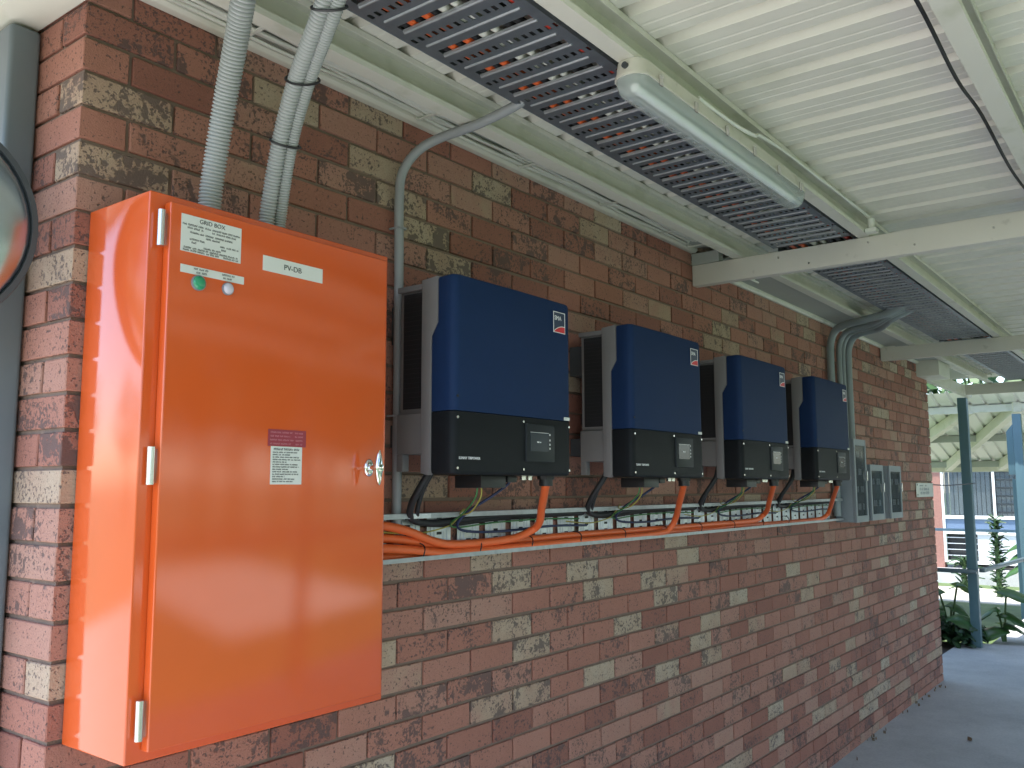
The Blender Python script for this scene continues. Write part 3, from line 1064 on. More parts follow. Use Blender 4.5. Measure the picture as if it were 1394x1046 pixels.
def make_inverter(x0):
    W = .600
    x1 = x0 + W
    zb, zt, zs = 1.862, 2.455, 2.048
    t = thing('solar_inverter', (x0 + W / 2, -.2, zb), INV_L[0], 'inverter', 'blue inverters mounted in a row')
    # grey casing with side recesses and two feet
    cs = MB()
    cs.box(x0 + .026, x1 - .026, -.215, -.092, 2.046, zt - .028)
    cs.box(x0 + .012, x1 - .012, -.232, -.088, zt - .0275, zt - .010)
    cs.box(x0 + .012, x1 - .012, -.215, -.092, 1.925, 2.0455)
    for sx0 in (x0 + .012, x1 - .040):
        cs.box(sx0, sx0 + .028, -.118, -.092, 1.872, 1.9245)
    cs.build('casing', 'inverter_grey', t, bevel=.002)
    # front rim behind the covers, stepping back below the notch
    for xs in ((x0 - .002, x0 + .022), (x1 - .022, x1 + .002)):
        rm = MB()
        poly = [(-.205, zt - .004), (-.2695, zt + .002), (-.2695, 2.315), (-.2445, 2.275), (-.2445, zb + .010), (-.232, zb - .002), (-.205, zb + .004)]
        rm.extrude_x(poly, *xs)
        rm.build('side_rim', 'inverter_grey', t, bevel=.003)
    MB().box(x0 + .0225, x1 - .0225, -.268, -.2155, zb + .004, zt - .002).build('front_frame', 'inverter_grey', t)
    # vents
    for xs, sg in ((x0 + .024, -1), (x1 - .024, 1)):
        v = MB()
        v.box(xs - .001, xs + .001, -.204, -.106, 2.062, zt - .034)
        vo = v.build('side_vent', 'vent_black', t)
        fn = MB()
        for i in range(24):
            z = 2.068 + i * .0148
            fn.box(xs + sg * .001 - .0015, xs + sg * .001 + .0015, -.202, -.108, z, z + .004)
        fn.build('louvre', 'vent_black', vo)
    # covers
    def prof(base, ins, z, dome=0):
        a0, a1 = x0 + .001 + ins, x1 - .001 - ins
        yb = base
        f_ = -.340 + ins * .6 + dome
        k_ = -.340 + ins * .6 + dome
        pts = [(a0, yb), (a0 - .005, -.298 + dome), (a0 - .008, -.320 + dome), (a0 - .005, -.331 + ins * .5 + dome), (a0 + .006, k_), (a0 + .020, k_ - .0008), (a0 + .20, k_ - .003), ((a0 + a1) / 2, k_ - .004),
               (a1 - .20, k_ - .003), (a1 - .020, k_ - .0008), (a1 - .006, k_), (a1 + .005, -.331 + ins * .5 + dome), (a1 + .008, -.320 + dome), (a1 + .005, -.298 + dome), (a1, yb)]
        return [(x, y, z) for x, y in pts]
    bl = MB()
    bl.loft([prof(-.246, .0012, zs), prof(-.246, 0, zs + .002), prof(-.246, 0, 2.275), prof(-.271, 0, 2.315), prof(-.271, 0, zt - .012), prof(-.271, .004, zt - .003), prof(-.271, .012, zt)])
    bl.build('upper_cover', 'inverter_blue', t, smooth=True, angle=38)
    bk = MB()
    bk.loft([prof(-.246, .010, zb), prof(-.246, .003, zb + .004), prof(-.246, 0, zb + .012), prof(-.246, 0, zs - .004), prof(-.246, .0015, zs - .0018)])
    bk.build('lower_cover', 'inverter_black', t, smooth=True, angle=38)
    F = -.3445
    # display
    dx0, dx1, dz0, dz1 = x0 + .335, x0 + .492, 1.905, 2.028
    fr = MB().box(dx0, dx1, F - .006, F + .01, dz0, dz1).build('display', 'screen_frame', t, bevel=.004)
    sc_ = MB().box(dx0 + .018, dx1 - .040, F - .0075, F - .0062, dz0 + .034, dz1 - .028).build('screen', 'screen_glass', fr)
    gl = MB()
    gl.box(dx0 + .018, dx1 - .038, F - .0079, F - .0076, dz1 - .0288, dz1 - .0276)
    gl.box(dx0 + .054, dx0 + .066, F - .0079, F - .0076, 1.967, 1.971)
    gl.box(dx0 + .070, dx0 + .076, F - .0079, F - .0076, 1.967, 1.970)
    for zz in (1.992, 1.974, 1.960, 1.947):
        gl.box(dx1 - .032, dx1 - .027, F - .0066, F - .0062, zz, zz + .006)
    gl.build('display_mark', 'logo_white', fr)
    # logo badge: white outline, lettering, red swoosh
    lx0, lx1, lz0, lz1 = x0 + .497, x0 + .566, 2.346, 2.418
    FB = -.3425
    bd = MB().box(lx0, lx1, FB - .002, FB + .006, lz0, lz1).build('logo_badge', 'logo_navy', t)
    ol = MB()
    w = .0022
    yy0, yy1 = FB - .0030, FB - .0021
    ol.box(lx0, lx0 + w, yy0, yy1, lz0, lz1).box(lx1 - w, lx1, yy0, yy1, lz0, lz1).box(lx0 + w, lx1 - w, yy0, yy1, lz1 - w, lz1).box(lx0 + w, lx1 - w, yy0, yy1, lz0, lz0 + w)
    ol.build('outline', 'logo_white', bd)
    sw, sw2 = MB(), MB()
    N_ = 8
    for i in range(N_):
        for (mbx, add, yy) in ((sw2, .0028, FB - .0026), (sw, 0, FB - .0032)):
            def top(u):
                return lz0 + w + .024 * math.sin(min(1, u * 1.05) * math.pi / 2) ** .8 - .004 * u + add
            ua, ub = i / N_, (i + 1) / N_
            xa, xb = lx0 + w + (lx1 - lx0 - 2 * w) * ua, lx0 + w + (lx1 - lx0 - 2 * w) * ub
            mbx.quad((xa, yy, lz0 + w), (xb, yy, lz0 + w), (xb, yy, top(ub)), (xa, yy, top(ua)))
    sw2.build('swoosh_edge', 'logo_white', bd)
    sw.build('swoosh', 'logo_red', bd)
    text_part('SMA', .021, (lx0 + .026, FB - .0030, lz1 - .022), 'logo_white', bd, sx=1.0)
    text_part('SUNNY TRIPOWER', .0112, (x0 + .060, F - .0004, 1.909), 'logo_white', t, sx=1.02)
    MB().box(x0 + .560, x0 + .592, -.3432, -.325, 2.0495, 2.0605).build('rating_tag', 'label_white', t)
    for sx_, sz_ in ((.010, 2.028), (.010, 1.880), (.325, 2.032), (.325, 1.880), (.590, 2.028), (.590, 1.880), (.010, 2.090)):
        yf = -.3402 if sx_ in (.010, .590) else F + .0005
        MB().tube([(x0 + sx_, yf + .004, sz_), (x0 + sx_, yf - .0022, sz_)], .0042, 10).build('screw', 'zinc_hinge' if sz_ < 2.06 else 'vent_black', t, smooth=True)
    # underside: connector block, glands, mounting bracket
    cb = MB().box(x0 + .205, x0 + .33, -.27, -.16, 1.822, 1.8615).box(x0 + .35, x0 + .40, -.262, -.17, 1.84, 1.8615)
    cb.build('connector_block', 'black_plastic', t, bevel=.004)
    gd = MB().tube([(x0 + .545, -.275, 1.866), (x0 + .545, -.275, 1.850)], .030, 8).tube([(x0 + .545, -.275, 1.8502), (x0 + .545, -.275, 1.828)], .024, 16)
    gd.build('cable_gland', 'black_plastic', t, smooth=True)
    for gx in (.435, .47):
        MB().tube([(x0 + gx, -.26, 1.864), (x0 + gx, -.26, 1.848)], .011, 10).build('blanking_plug', 'zinc_hinge', t, smooth=True)
    for bz0, bz1 in ((2.28, 2.40), (1.95, 2.02)):
        MB().box(x0 + .07, x0 + .53, -.091, -.006, bz0, bz1).build('wall_bracket', 'meter_dark', t)
    return t


inv0 = make_inverter(INV_X[0])
for i in range(1, 4):
    c = copy_tree(inv0)
    c.location.x = INV_X[i] + .300
    c['label'] = INV_L[i]

# ------------------------------------------------------------------ wall tray under the inverters
wt = thing('wall_cable_tray', (3.08, -.03, 1.59), 'open galvanised cable tray running along the wall under the inverters', 'cable tray')
TX0, TX1 = .7585, 5.40
TB, TT = 1.592, 1.742
for z0, z1, nm in ((TT - .003, TT, 'top_rail'), (TB, TB + .003, 'bottom_rail')):
    mb = MB().box(TX0, TX1, -.062, -.004, z0, z1)
    if nm == 'top_rail': mb.box(TX0, TX1, -.064, -.0622, TT - .016, TT)
    else: mb.box(TX0, TX1, -.064, -.0622, TB, TB + .014)
    mb.build(nm, 'galvanised_rail', wt)
MB().box(1.30 - .24, 1.30 - .14, -.0665, -.0642, TT - .016, TT - .001).build('splice_plate', 'galvanised', wt)
rm = None
i = 0
xr = TX0 + .137
while xr + .117 < TX1:
    if rm is None:
        mb = MB()
        a = xr
        mb.box(a, a + .117, -.0135, -.0120, TB + .0035, TT - .0035)
        for q in (.016, .033, .078, .096):
            mb.box(a + q, a + q + .006, -.0168, -.0137, TB + .006, TT - .006)
        o = mb.build('rung', 'galvanised', wt)
        sl_ = MB()
        for zz in (1.612, 1.640, 1.668, 1.696, 1.720):
            sl_.box(a + .047, a + .071, -.0142, -.0136, zz, zz + .009)
        s2 = sl_.build('slot', 'far_dark', o)
        rm, rs, ra = o, s2, a
    else:
        c = rm.copy()
        COL.objects.link(c)
        c.location.x = xr - ra
        d_ = rs.copy()
        COL.objects.link(d_)
        d_.parent = c
    xr += .1515
    i += 1

# orange cables: cabinet -> tray -> gland of each inverter
oc = 'orange cables in the wall tray'
lays = [(1.634, -.046, 1.712), (1.607, -.048, 1.640), (1.632, -.028, 1.672), (1.608, -.022, 1.610)]
names = ['orange cable that rises to the nearest blue inverter', 'orange cable that rises to the second blue inverter', 'orange cable that rises to the third blue inverter', 'orange cable that rises to the farthest blue inverter']
for i in range(4):
    gx = INV_X[i] + .545
    zl, yl, zs_ = lays[i]
    rr = random.Random(50 + i)
    pts = [(.70, yl, zs_), (.92, yl, zs_), (1.06, yl - .002, zs_ * .72 + zl * .28), (1.20, yl - .002, zs_ * .18 + zl * .82), (1.32, yl, zl)]
    x = 1.62
    kx = (1.15, 1.5, 1.9, 2.2)[i]

    def X(y):
        return gx + kx * (y + .275)
    while x < X(-.06) - .42:
        pts.append((x, yl + rr.uniform(-.003, .003), zl + rr.uniform(-.003, .003)))
        x += .42
    pts += [(X(-.06) - .17, -.052, zl + .004), (X(-.07) - .045, -.070, zl + .030), (X(-.11), -.110, 1.695), (X(-.17), -.170, 1.748), (X(-.235), -.235, 1.800), (gx, -.275, 1.838), (gx, -.275, 1.858)]
    cable('orange_cable', pts, .0142, 'orange_cable', names[i], 'cable', oc, n=12)
for i, x in enumerate((1.135, 1.42, 1.72, 2.05, 2.40, 2.78, 3.15, 3.55, 3.95, 4.35)):
    path = [(x + .004 * math.sin(k), -.0345 + .030 * math.cos(2 * math.pi * k / 20), 1.6185 + .029 * math.sin(2 * math.pi * k / 20)) for k in range(21)]
    o = MB().tube(path, .0022, 6, caps=False).build('cable_tie', 'black_plastic', smooth=True, origin=(x, -.034, 1.618))
    ordn = ('first', 'second', 'third', 'fourth', 'fifth', 'sixth', 'seventh', 'eighth', 'ninth', 'tenth')[i]
    tag(o, f'{ordn} black tie from the cabinet on the orange cable bundle', 'cable tie', 'black ties on the orange cable bundle')
# black dc cables, earth and data wires of each inverter
w_ = ('nearest', 'second', 'third', 'farthest')
for i in range(4):
    x0 = INV_X[i]
    rr = random.Random(80 + i)
    e_ = min(5.36, x0 + 1.15)
    cable('black_cable', [(x0 + .10, -.17, 1.93), (x0 + .085, -.16, 1.87), (x0 + .075, -.13, 1.82), (x0 + .085, -.085, 1.765), (x0 + .13, -.05, 1.722), (x0 + .26, -.035, 1.708), (x0 + .5, -.032, 1.722), (x0 + .8, -.034, 1.724), (e_, -.030, 1.722)],
          .0115, 'black_rubber', f'thick black cable dropping from the {w_[i]} blue inverter into the wall tray', 'cable', 'thick black cables under the inverters', n=10)
    cable('black_cable', [(x0 + .13, -.15, 1.93), (x0 + .12, -.14, 1.87), (x0 + .115, -.11, 1.82), (x0 + .13, -.07, 1.75), (x0 + .18, -.04, 1.71), (x0 + .34, -.028, 1.700), (x0 + .6, -.028, 1.712), (e_, -.024, 1.716)],
          .0075, 'black_rubber', f'thinner black cable behind the thick one under the {w_[i]} blue inverter', 'cable', 'thinner black cables under the inverters', n=8)
    cable('earth_wire', [(x0 + .25, -.235, 1.828), (x0 + .255, -.225, 1.79), (x0 + .285, -.16, 1.745), (x0 + .33, -.075, 1.735), (x0 + .37, -.06, 1.752), (x0 + .345, -.05, 1.72), (x0 + .30, -.045, 1.695), (x0 + .16, -.04, 1.678), (x0 - .02, -.04, 1.690)],
          .0026, 'yellow_wire', f'thin yellow wire hanging below the {w_[i]} blue inverter', 'wire', 'yellow wires under the inverters', n=6)
    cable('earth_wire', [(x0 + .23, -.235, 1.828), (x0 + .235, -.22, 1.79), (x0 + .27, -.14, 1.74), (x0 + .30, -.06, 1.705), (x0 + .36, -.046, 1.690), (x0 + .55, -.045, 1.700), (x0 + .85, -.045, 1.704), (min(5.3, x0 + 1.1), -.045, 1.698)],
          .0030, 'green_wire', f'thin green earth wire running in the tray from the {w_[i]} blue inverter', 'wire', 'green wires under the inverters', n=6)
    cable('data_cable', [(x0 + .41, -.235, 1.87), (x0 + .405, -.22, 1.835), (x0 + .37, -.17, 1.79), (x0 + .345, -.10, 1.745), (x0 + .34, -.055, 1.70), (x0 + .40, -.048, 1.676), (x0 + .6, -.048, 1.668), (x0 + .9, -.048, 1.676), (min(5.3, x0 + 1.15), -.048, 1.670)],
          .0048, 'blue_wire', f'dark blue data cable looping down from the {w_[i]} blue inverter', 'cable', 'dark blue data cables under the inverters', n=7)

# ------------------------------------------------------------------ meter boxes


def meter_box(x0, x1, z0, z1, D, label, rows):
    t = thing('meter_box', ((x0 + x1) / 2, -D / 2, z0), label, 'meter box', 'grey meter boxes with clear doors')
    b_ = MB().box(x0, x1, -D + .022, -.004, z0, z1)
    b_.build('body', 'meter_grey', t, bevel=.005)
    fr = MB()
    f0 = .028
    fr.box(x0, x0 + f0, -D, -D + .0215, z0, z1).box(x1 - f0, x1, -D, -D + .0215, z0, z1)
    fr.box(x0 + f0, x1 - f0, -D, -D + .0215, z0, z0 + .045).box(x0 + f0, x1 - f0, -D, -D + .0215, z1 - .045, z1)
    fo = fr.build('door', 'meter_grey', t, bevel=.002)
    MB().box(x0 + f0, x1 - f0, -D + .0045, -D + .0060, z0 + .045, z1 - .045).build('clear_window', 'clear_window', fo)
    MB().box(x0 + f0 + .002, x1 - f0 - .002, -D + .0195, -D + .0210, z0 + .047, z1 - .047).build('inner_panel', 'meter_dark', fo)
    MB().box(x1 - .020, x1 - .008, -D - .010, -D - .0005, (z0 + z1) / 2, (z0 + z1) / 2 + .07).build('latch', 'zinc_hinge', fo, bevel=.002)
    for q in range(rows):
        zc = z0 + .045 + (z1 - z0 - .09) * (q + .5) / rows
        for j in range(5):
            xx = x0 + f0 + .02 + j * (x1 - x0 - 2 * f0 - .04) / 5
            o = MB().box(xx, xx + (x1 - x0) * .11, -D + .011, -D + .0192, zc - .022, zc + .022).build('breaker', 'pale_panel' if (j + q) % 3 else 'vent_black', t)
    return t


meter_box(5.415, 5.700, 1.575, 2.158, .15, 'tall grey meter box with a clear door right after the last inverter', 4)
meter_box(5.790, 6.125, 1.578, 1.985, .15, 'middle grey meter box, shorter, with a clear door', 2)
meter_box(6.300, 6.640, 1.578, 1.985, .15, 'farthest grey meter box, shorter, nearest the white sign', 2)

sg = thing('wall_sign', (8.05, -.006, 1.725), 'small white sign plate at the far end of the brick wall', 'sign')
MB().box(7.72, 8.37, -.010, -.004, 1.727, 1.855).build('plate', 'label_white', sg, bevel=.001)
print_lines(7.84, 8.22, 0, [(1.832, .0, .35), (1.832, .55, .72)], .012, -.0102, 12).build('lettering', 'meter_grey', sg)
print_lines(7.84, 8.22, 0, [(1.800, .0, .95), (1.763, .06, .95)], .026, -.0102, 13).build('lettering', 'meter_grey', sg)
for x, z in ((7.755, 1.840), (7.755, 1.748)):
    MB().tube([(x, -.008, z), (x, -.0125, z)], .008, 8).build('screw', 'meter_dark', sg)
cable('thin_cable', [(8.39, -.008, 1.84), (8.9, -.02, 1.835), (9.6, -.03, 1.845), (10.40, -.03, 1.86)], .006, 'black_rubber', 'thin dark line stretched from the white sign to the corner post', 'cable', n=6)
ob = MB().box(8.02, 8.10, -.006, .05, 2.28, 2.36)

# ------------------------------------------------------------------ round mirror at the left edge
mc = Vector((-.308, .10, 2.404))
mr = thing('round_mirror', mc, 'round convex mirror with a dark rim at the left edge beside the downpipe', 'mirror')
ndir = Vector((-.25, -1, -.05)).normalized()
ax = ndir.cross(Vector((0, 0, 1))).normalized()
ay = ax.cross(ndir).normalized()
RM = .246


def mring(rad, depth, n=48):
    return [tuple(mc + (ax * math.cos(2 * math.pi * k / n) + ay * math.sin(2 * math.pi * k / n)) * rad + ndir * depth) for k in range(n)]


MB().loft([mring(RM + .004, -.03), mring(RM + .008, .0), mring(RM + .006, .012), mring(RM - .006, .014), mring(RM - .008, .004)], caps=True)  .build('rim', 'mirror_rim', mr, smooth=True, angle=50)
MB().loft([mring(RM - .0085, .0045)] + [mring((RM - .0085) * math.cos(R(a)), .0045 + .045 * math.sin(R(a))) for a in (10, 22, 34, 46, 58, 70, 80, 87)]).build('mirror_face', 'mirror_face', mr, smooth=True, angle=80)
pth = smooth_path([mc - ndir * .03, mc - ndir * .07 + Vector((0, .02, .03)), mc + Vector((.03, .09, .20)), mc + Vector((.075, .06, .38)), mc + Vector((.115, .03, .52)), mc + Vector((.14, .02, .605))], 6)
MB().tube(pth, .013, 10).build('bracket', 'downpipe_paint', mr, smooth=True)

# ------------------------------------------------------------------ far end: walkway, rails, plants
sp = thing('walkway_post', (12.75, -.13, 0), 'blue steel post with a square box on its side at the right edge', 'post')
MB().box(12.70, 12.80, -.215, -.110, -.002, 2.80).build('post', 'post_paint', sp, bevel=.005)
bx = MB().extrude_x([(-.109, 1.98), (-.030, 1.98), (-.030, 2.56), (-.109, 2.66)], 12.70, 12.80)
bx.build('side_box', 'post_paint', sp, bevel=.004)
sp2 = thing('walkway_post', (13.9, -.03, 0), 'wide blue post standing behind the boxed post at the right edge', 'post')
MB().box(13.85, 13.98, -.16, .10, -.2, 1.93).build('post', 'post_paint', sp2, bevel=.005)
hr = thing('handrail', (11.5, .1, .85), 'dark blue handrail joined to the corner post above the plants', 'handrail')
MB().box(10.42, 10.48, .032, 1.6, .832, .878).build('rail', 'steel_rail', hr, bevel=.004)
MB().loft([[(10.50, -.045, .845), (10.50, .015, .845), (10.50, .015, .885), (10.50, -.045, .885)], [(12.70, -.19, .845), (12.70, -.13, .845), (12.70, -.13, .885), (12.70, -.19, .885)]]).build('rail', 'steel_rail', hr, bevel=.003)
cb_ = MB().box(10.20, 13.4, -2.66, -.02, 2.80, 2.862)
# far covered way roof (pale sheets on rafters)
W0 = thing('covered_way_roof', (15, 0, 2.1), 'pale sloping roof of sheets on rafters over the far covered way', 'roof')


def roof_z(x):
    return 2.20 + (15.9 - x) * .26


shp = MB()
x_a, x_b = 12.4, 15.95
for i in range(8):
    y0_ = 3.4 - .8 * i
    mb = MB()
    prf = []
    for r_ in range(4):
        a = y0_ - .2 * r_
        prf += [(a, 0), (a - .15, 0), (a - .162, .03), (a - .188, .03)]
    prf.append((y0_ - .8, 0))
    mb.loft([[(x_a, y, roof_z(x_a) + h) for y, h in prf], [(x_b, y, roof_z(x_b) + h) for y, h in prf]], caps=False, closed=False)
    mb.build('roof_sheet', 'roof_pale', W0)


def bar(mb, a, b, w, h):
    a, b = Vector(a), Vector(b)
    t = (b - a).normalized()
    s = t.cross(Vector((0, 0, 1))).normalized() * w / 2
    u = s.cross(t).normalized() * h
    if u.z > 0: u = -u
    mb.loft([[a - s, a + s, a + s + u, a - s + u], [b - s, b + s, b + s + u, b - s + u]])
    return mb


for (xa, ya, xb, yb) in ((15.8, 1.35, 12.9, -.15), (15.8, .55, 12.9, -.95), (14.6, 1.60, 12.9, .45)):
    bar(MB(), (xa, ya, roof_z(xa) - .004), (xb, yb, roof_z(xb) - .004), .10, .14).build('rafter', 'cream_paint', W0)
for xx in (15.7, 14.3):
    bar(MB(), (xx, 3.3, roof_z(xx) - .006), (xx, -3.0, roof_z(xx) - .006), .07, .10).build('purlin', 'soffit_sheet', W0)
bar(MB(), (12.95, 3.3, 2.955), (12.95, -3.0, 2.955), .08, .10).build('beam', 'cream_paint', W0)
MB().box(15.96, 16.0, -3.0, 3.4, 2.07, 2.20).build('fascia', 'roof_white', W0, bevel=.004)
for y in (2.9, -2.8):
    MB().box(15.75, 15.85, y, y + .1, -.2, 2.20).build('post', 'post_paint', W0)
# far building
fb = thing('far_building', (20, 1, -.2), 'far brick building with white framed windows over blue and white panels', 'building')
FX = 20.0
MB().box(FX, FX + .25, 2.36, 8.0, -.25, 3.2).build('wall', 'far_brick', fb)
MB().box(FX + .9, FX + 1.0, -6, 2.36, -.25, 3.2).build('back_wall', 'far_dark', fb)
MB().box(FX - .25, FX + .9, -6, 8, -.25, .10).build('plinth', 'path_concrete', fb)
MB().box(FX - .35, FX + 3, -6.5, 8.5, 3.2, 3.35).build('roof', 'roof_white', fb)
wy = [2.35, 1.36, .42, -.6, -1.6]
for i in range(4):
    a, b_ = wy[i], wy[i + 1]
    w = MB()
    w.box(FX - .02, FX + .05, a - .05, a, .22, 2.6)
    w.box(FX - .02, FX + .05, b_ + .001, a - .051, 1.14, 1.21)
    w.box(FX - .02, FX + .05, b_ + .001, a - .051, .82, .88)
    w.box(FX - .02, FX + .05, b_ + .001, a - .051, .20, .26)
    wo_ = w.build('window', 'white_frame', fb)
    MB().box(FX + .01, FX + .015, b_, a - .05, 1.21, 2.6).build('pane', 'window_glass', wo_)
    MB().box(FX + .012, FX + .03, b_, a - .05, .88, 1.14).build('spandrel_panel', 'blue_panel', wo_)
    if i == 0:
        for q in range(4):
            MB().box(FX + .005, FX + .02, 1.70, a - .05, .36 + q * .125, .375 + q * .125).build('louvre', 'pale_panel', wo_)
        MB().box(FX + .08, FX + .10, 1.70, a - .05, .26, .82).build('pane', 'far_dark', wo_)
        MB().box(FX + .012, FX + .03, b_, 1.6995, .26, .82).build('lower_panel', 'pale_panel', wo_)
    else:
        MB().box(FX + .012, FX + .03, b_, a - .05, .26, .82).build('lower_panel', 'pale_panel', wo_)
    if i < 2:
        cv = MB()
        for q in range(10):
            ya = a - .06 - q * .088
            cv.box(FX + .10, FX + .12 + .02 * (q % 2), ya - .07, ya, 1.22, 2.6)
        cv.build('curtain', 'curtain', wo_)
    if i == 1:
        gr = MB()
        for q in range(7):
            gr.box(FX + .055, FX + .075, b_, a - .05, 1.26 + q * .17, 1.30 + q * .17)
        gr.box(FX + .056, FX + .074, (a + b_) / 2, (a + b_) / 2 + .04, 1.22, 2.5)
        gr.build('lattice', 'far_dark', wo_)
fr_ = thing('far_rail', (17.0, 1, 1.05), 'pale blue rail in front of the far building windows', 'rail')
MB().box(15.77, 15.83, -2.698, 2.898, 1.065, 1.11).build('rail', 'rail_blue', fr_, bevel=.004)


# ------------------------------------------------------------------ plants
def leaf_mesh(mb, base, d, L, W, droop, n=6, heart=True):
    """a broad leaf: midrib along d, drooping, folded at the rib"""
    d = Vector(d).normalized()
    s = d.cross(Vector((0, 0, 1)))
    if s.length < .1: s = Vector((1, 0, 0))
    s.normalize()
    rows = []
    for i in range(n + 1):
        t = i / n
        c = Vector(base) + d * (L * t) + Vector((0, 0, -droop * L * t * t))
        if heart:
            w = W * (1 - t) ** .75 * (1 + .45 * math.sin(t * math.pi)) * (1 if i else .75)
        else:
            w = W * math.sin(math.pi * min(.98, .06 + t * .94)) ** .8
        back = -d * (.22 * L) if (i == 0 and heart) else Vector((0, 0, 0))
        ru = random.uniform(-.15, .15) * w
        rows.append((c + s * w + back + Vector((0, 0, -.20 * w + ru)), c + Vector((0, 0, .02)), c - s * w + back + Vector((0, 0, -.20 * w - ru))))
    b = len(mb.v)
    for r_ in rows:
        mb.v += [tuple(q) for q in r_]
    for i in range(n):
        for k in (0, 1):
            mb.f.append((b + i * 3 + k, b + i * 3 + k + 1, b + i * 3 + 3 + k + 1, b + i * 3 + 3 + k))
    return mb


random.seed(5)


WIDE = 1.7


def taro(loc, stems, label, m='leaf_green', name='elephant_ear_plant'):
    t = thing(name, loc, label, 'plant', 'garden plants at the far end')
    for (dx, dy, h, L, W, droop, ang) in stems:
        top = Vector(loc) + Vector((dx, dy, h))
        base = Vector(loc) + Vector((dx * .15, dy * .15, 0))
        MB().tube(smooth_path([base, base.lerp(top, .5) + Vector((-dx * .12, -dy * .12, .04)), top], 4), [.012] * 8 + [.007], 6).build('stem', 'stem_green', t, smooth=True)
        dirv = Vector((math.cos(R(ang)), math.sin(R(ang)), -.15))
        o = leaf_mesh(MB(), top, dirv, L, W * WIDE, droop).build('leaf', m, t, smooth=True, angle=180)
        md = o.modifiers.new('thickness', 'SOLIDIFY')
        md.thickness = .002
    return t


# angle: -90 points to -y (right in the picture), 90 to +y (left), 180 to the camera
taro((10.75, .40, -.02), [(-.05, .10, .62, .26, .085, .45, 115), (.0, -.10, .70, .24, .08, .9, -60), (-.15, .16, .40, .26, .10, .6, 160), (.1, .0, .45, .22, .09, .7, -100), (-.2, -.12, .35, .24, .1, .5, -130), (.05, .2, .50, .2, .08, .8, 80)],
     'upright broad leaved plant in the bed left of the corner post')
taro((10.85, .62, -.02), [(.0, .0, .42, .26, .12, .8, 150), (.05, .10, .46, .22, .10, .7, 60), (-.05, -.10, .30, .2, .09, .6, -140)], 'small heart leaved plant in the bed against the wall end')
taro((11.15, -.10, -.02), [(.0, -.05, .62, .55, .17, .62, -78), (.05, -.02, .34, .26, .10, .5, -110), (-.05, .06, .40, .22, .08, .8, 100), (.0, .0, .22, .24, .10, .4, -60), (-.1, .08, .18, .24, .1, .4, 170)],
     'large plant with one long drooping leaf right of the corner post')
# low dark ground cover in the bed: one mass
gc = MB()
rg_ = random.Random(9)
for i in range(420):
    x, y = rg_.uniform(10.35, 11.3), rg_.uniform(.12, .95)
    h = rg_.uniform(.02, .24) * (1 if x < 11 else .7)
    a = rg_.uniform(0, 360)
    leaf_mesh(gc, (x, y, h), (math.cos(R(a)), math.sin(R(a)), rg_.uniform(-.2, .5)), rg_.uniform(.08, .17), rg_.uniform(.025, .05), .5, n=3, heart=False)
tag(gc.build('ground_cover', 'leaf_dark', smooth=True, angle=180), 'low dark leafy ground cover along the bed by the corner post', 'ground cover', kind='stuff')


def spiky(loc, h, rows_, L, W, label, name, m='leaf_dark'):
    t = thing(name, loc, label, 'plant', 'spiky plants before the far building')
    MB().tube([loc, (loc[0], loc[1], loc[2] + h)], [.05, .03], 8).build('stem', 'stem_green', t, smooth=True)
    for q in range(rows_):
        z = loc[2] + h * (q + 1) / rows_
        lf = MB()
        for k in range(11):
            a = k * 33 + q * 17 + random.uniform(-14, 14)
            leaf_mesh(lf, (loc[0], loc[1], z - random.uniform(0, h / rows_)), (math.cos(R(a)), math.sin(R(a)), random.uniform(.3, 1.5)), L * random.uniform(.7, 1.15), W, random.uniform(.1, .6), n=3, heart=False)
        lf.build('leaf_whorl', m, t, smooth=True, angle=180)
    return t


spiky((17.6, .96, .02 - .22), 1.42, 16, .21, .020, 'tall narrow spiky plant before the pale wall panels', 'spiky_plant')
spiky((18.4, 1.68, -.2), .62, 4, .34, .03, 'low spiky rosette plant left of the corner post, by the louvres', 'agave_plant')
taro((18.6, .45, -.2), [(0, 0, 1.05, .6, .16, .5, 95), (0, .05, .85, .6, .16, .6, 110), (.1, -.05, 1.1, .5, .14, .5, -90), (-.1, .1, .6, .5, .15, .5, 120)], 'bright broad leaved plant behind the tall spiky one', name='broad_leaf_plant')

for i, (x, y, a, lb) in enumerate(((6.3, -.62, 40, 'fallen brown leaf on the path nearer the wall'), (6.75, -.95, 110, 'fallen brown leaf on the path farther from the wall'))):
    o = leaf_mesh(MB(), (x, y, .006), (math.cos(R(a)), math.sin(R(a)), .05), .055, .013, .1, n=4, heart=False).build('fallen_leaf', 'dead_leaf', smooth=True, angle=180, origin=(x, y, 0))
    tag(o, lb, 'leaf', 'fallen leaves on the path')

lit = MB()
rl = random.Random(77)
for i in range(30):
    x = rl.uniform(3.5, 8.4)
    y = -.012 - abs(rl.gauss(0, .05)) if i < 27 else rl.uniform(-1.6, -.1)
    a = rl.uniform(0, 360)
    leaf_mesh(lit, (x, y, .004), (math.cos(R(a)), math.sin(R(a)), .05), rl.uniform(.010, .026), rl.uniform(.003, .006), .1, n=2, heart=False)
tag(lit.build('leaf_litter', 'dead_leaf', smooth=True, angle=180), 'scattered bits of leaf litter along the foot of the wall', 'leaf litter', kind='stuff')

# ------------------------------------------------------------------ wood round the lawns and added light-blocking trees, seen in reflections and the mirror
tw = MB()
rt_ = random.Random(3)


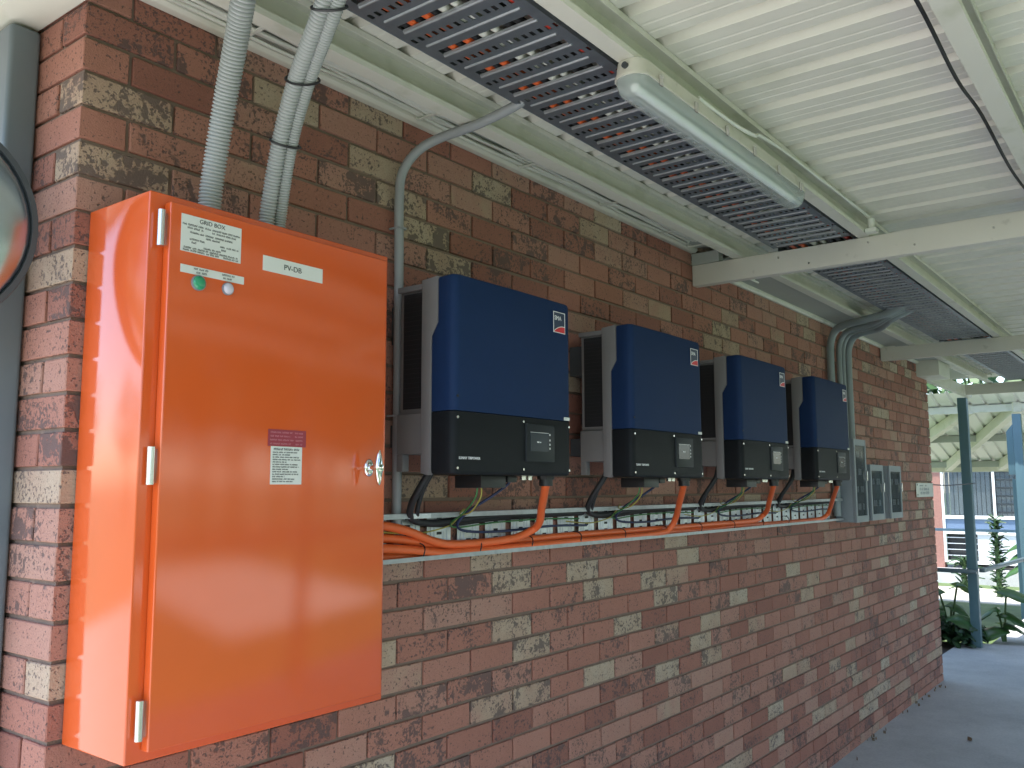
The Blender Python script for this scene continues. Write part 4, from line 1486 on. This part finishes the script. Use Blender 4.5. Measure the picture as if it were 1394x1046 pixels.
def crown(cx, cy, cz, rad, n):
    for i in range(n):
        a, b = rt_.uniform(0, 2 * math.pi), math.acos(rt_.uniform(-1, 1))
        r_ = rad * rt_.uniform(.35, 1) ** .5 * (1 + .25 * math.sin(a * 3 + b * 4))
        c = Vector((cx + r_ * math.sin(b) * math.cos(a), cy + r_ * math.sin(b) * math.sin(a), cz + .75 * r_ * math.cos(b)))
        u = Vector((rt_.uniform(-1, 1), rt_.uniform(-1, 1), rt_.uniform(-1, 1))).normalized()
        v = u.orthogonal().normalized()
        s = rt_.uniform(.15, .42)
        tw.quad(c - u * s, c + v * s * .5, c + u * s, c - v * s * .5)


for i in range(26):
    a = R(-120 + i * 7.2)        # beyond the lawns in front
    if -78 < -120 + i * 7.2 < -24:
        continue                 # an open gap to the horizon
    d_ = rt_.uniform(28, 40)
    cx, cy = d_ * math.cos(a) + 2, d_ * math.sin(a) - 2
    h = rt_.uniform(4, 7.5)
    tw.tube([(cx, cy, -.2), (cx + .2, cy, h)], [.28, .12], 6)
    crown(cx, cy, h + .6, rt_.uniform(2.4, 4.0), 380)
for i in range(7):                # unseen front trees, added to block sky light and bound the door's reflection
    cx, cy = 6 + i * 2.9 + rt_.uniform(-.6, .6), -18.6 + rt_.uniform(-.8, .8)
    h = rt_.uniform(5.6, 6.4)
    tw.tube([(cx, cy, -.2), (cx + .2, cy, h)], [.22, .10], 6)
    crown(cx, cy, h, rt_.uniform(4.0, 4.6), 1500)
for cx, cy in ((-5.4, -10.2), (-1.4, -9.2), (12.2, -8.8)):  # nearer unseen trees, added to darken the verandah
    h = 6.2
    tw.tube([(cx, cy, -.2), (cx + .2, cy, h)], [.20, .09], 6)
    crown(cx, cy, h, 3.0, 1100)
for cx, cy in ((-24, 34), (-14, 38), (-34, 24), (30, 12), (34, 22), (31, 3)):
    tw.tube([(cx, cy, -.2), (cx + .2, cy, 5)], [.28, .12], 6)
    crown(cx, cy, 5.4, 3.4, 420)
tag(tw.build('far_wood_and_light_block', 'tree_leaf'), 'far wood of leafy trees round the lawns, with added front trees that block light', 'trees', kind='stuff')
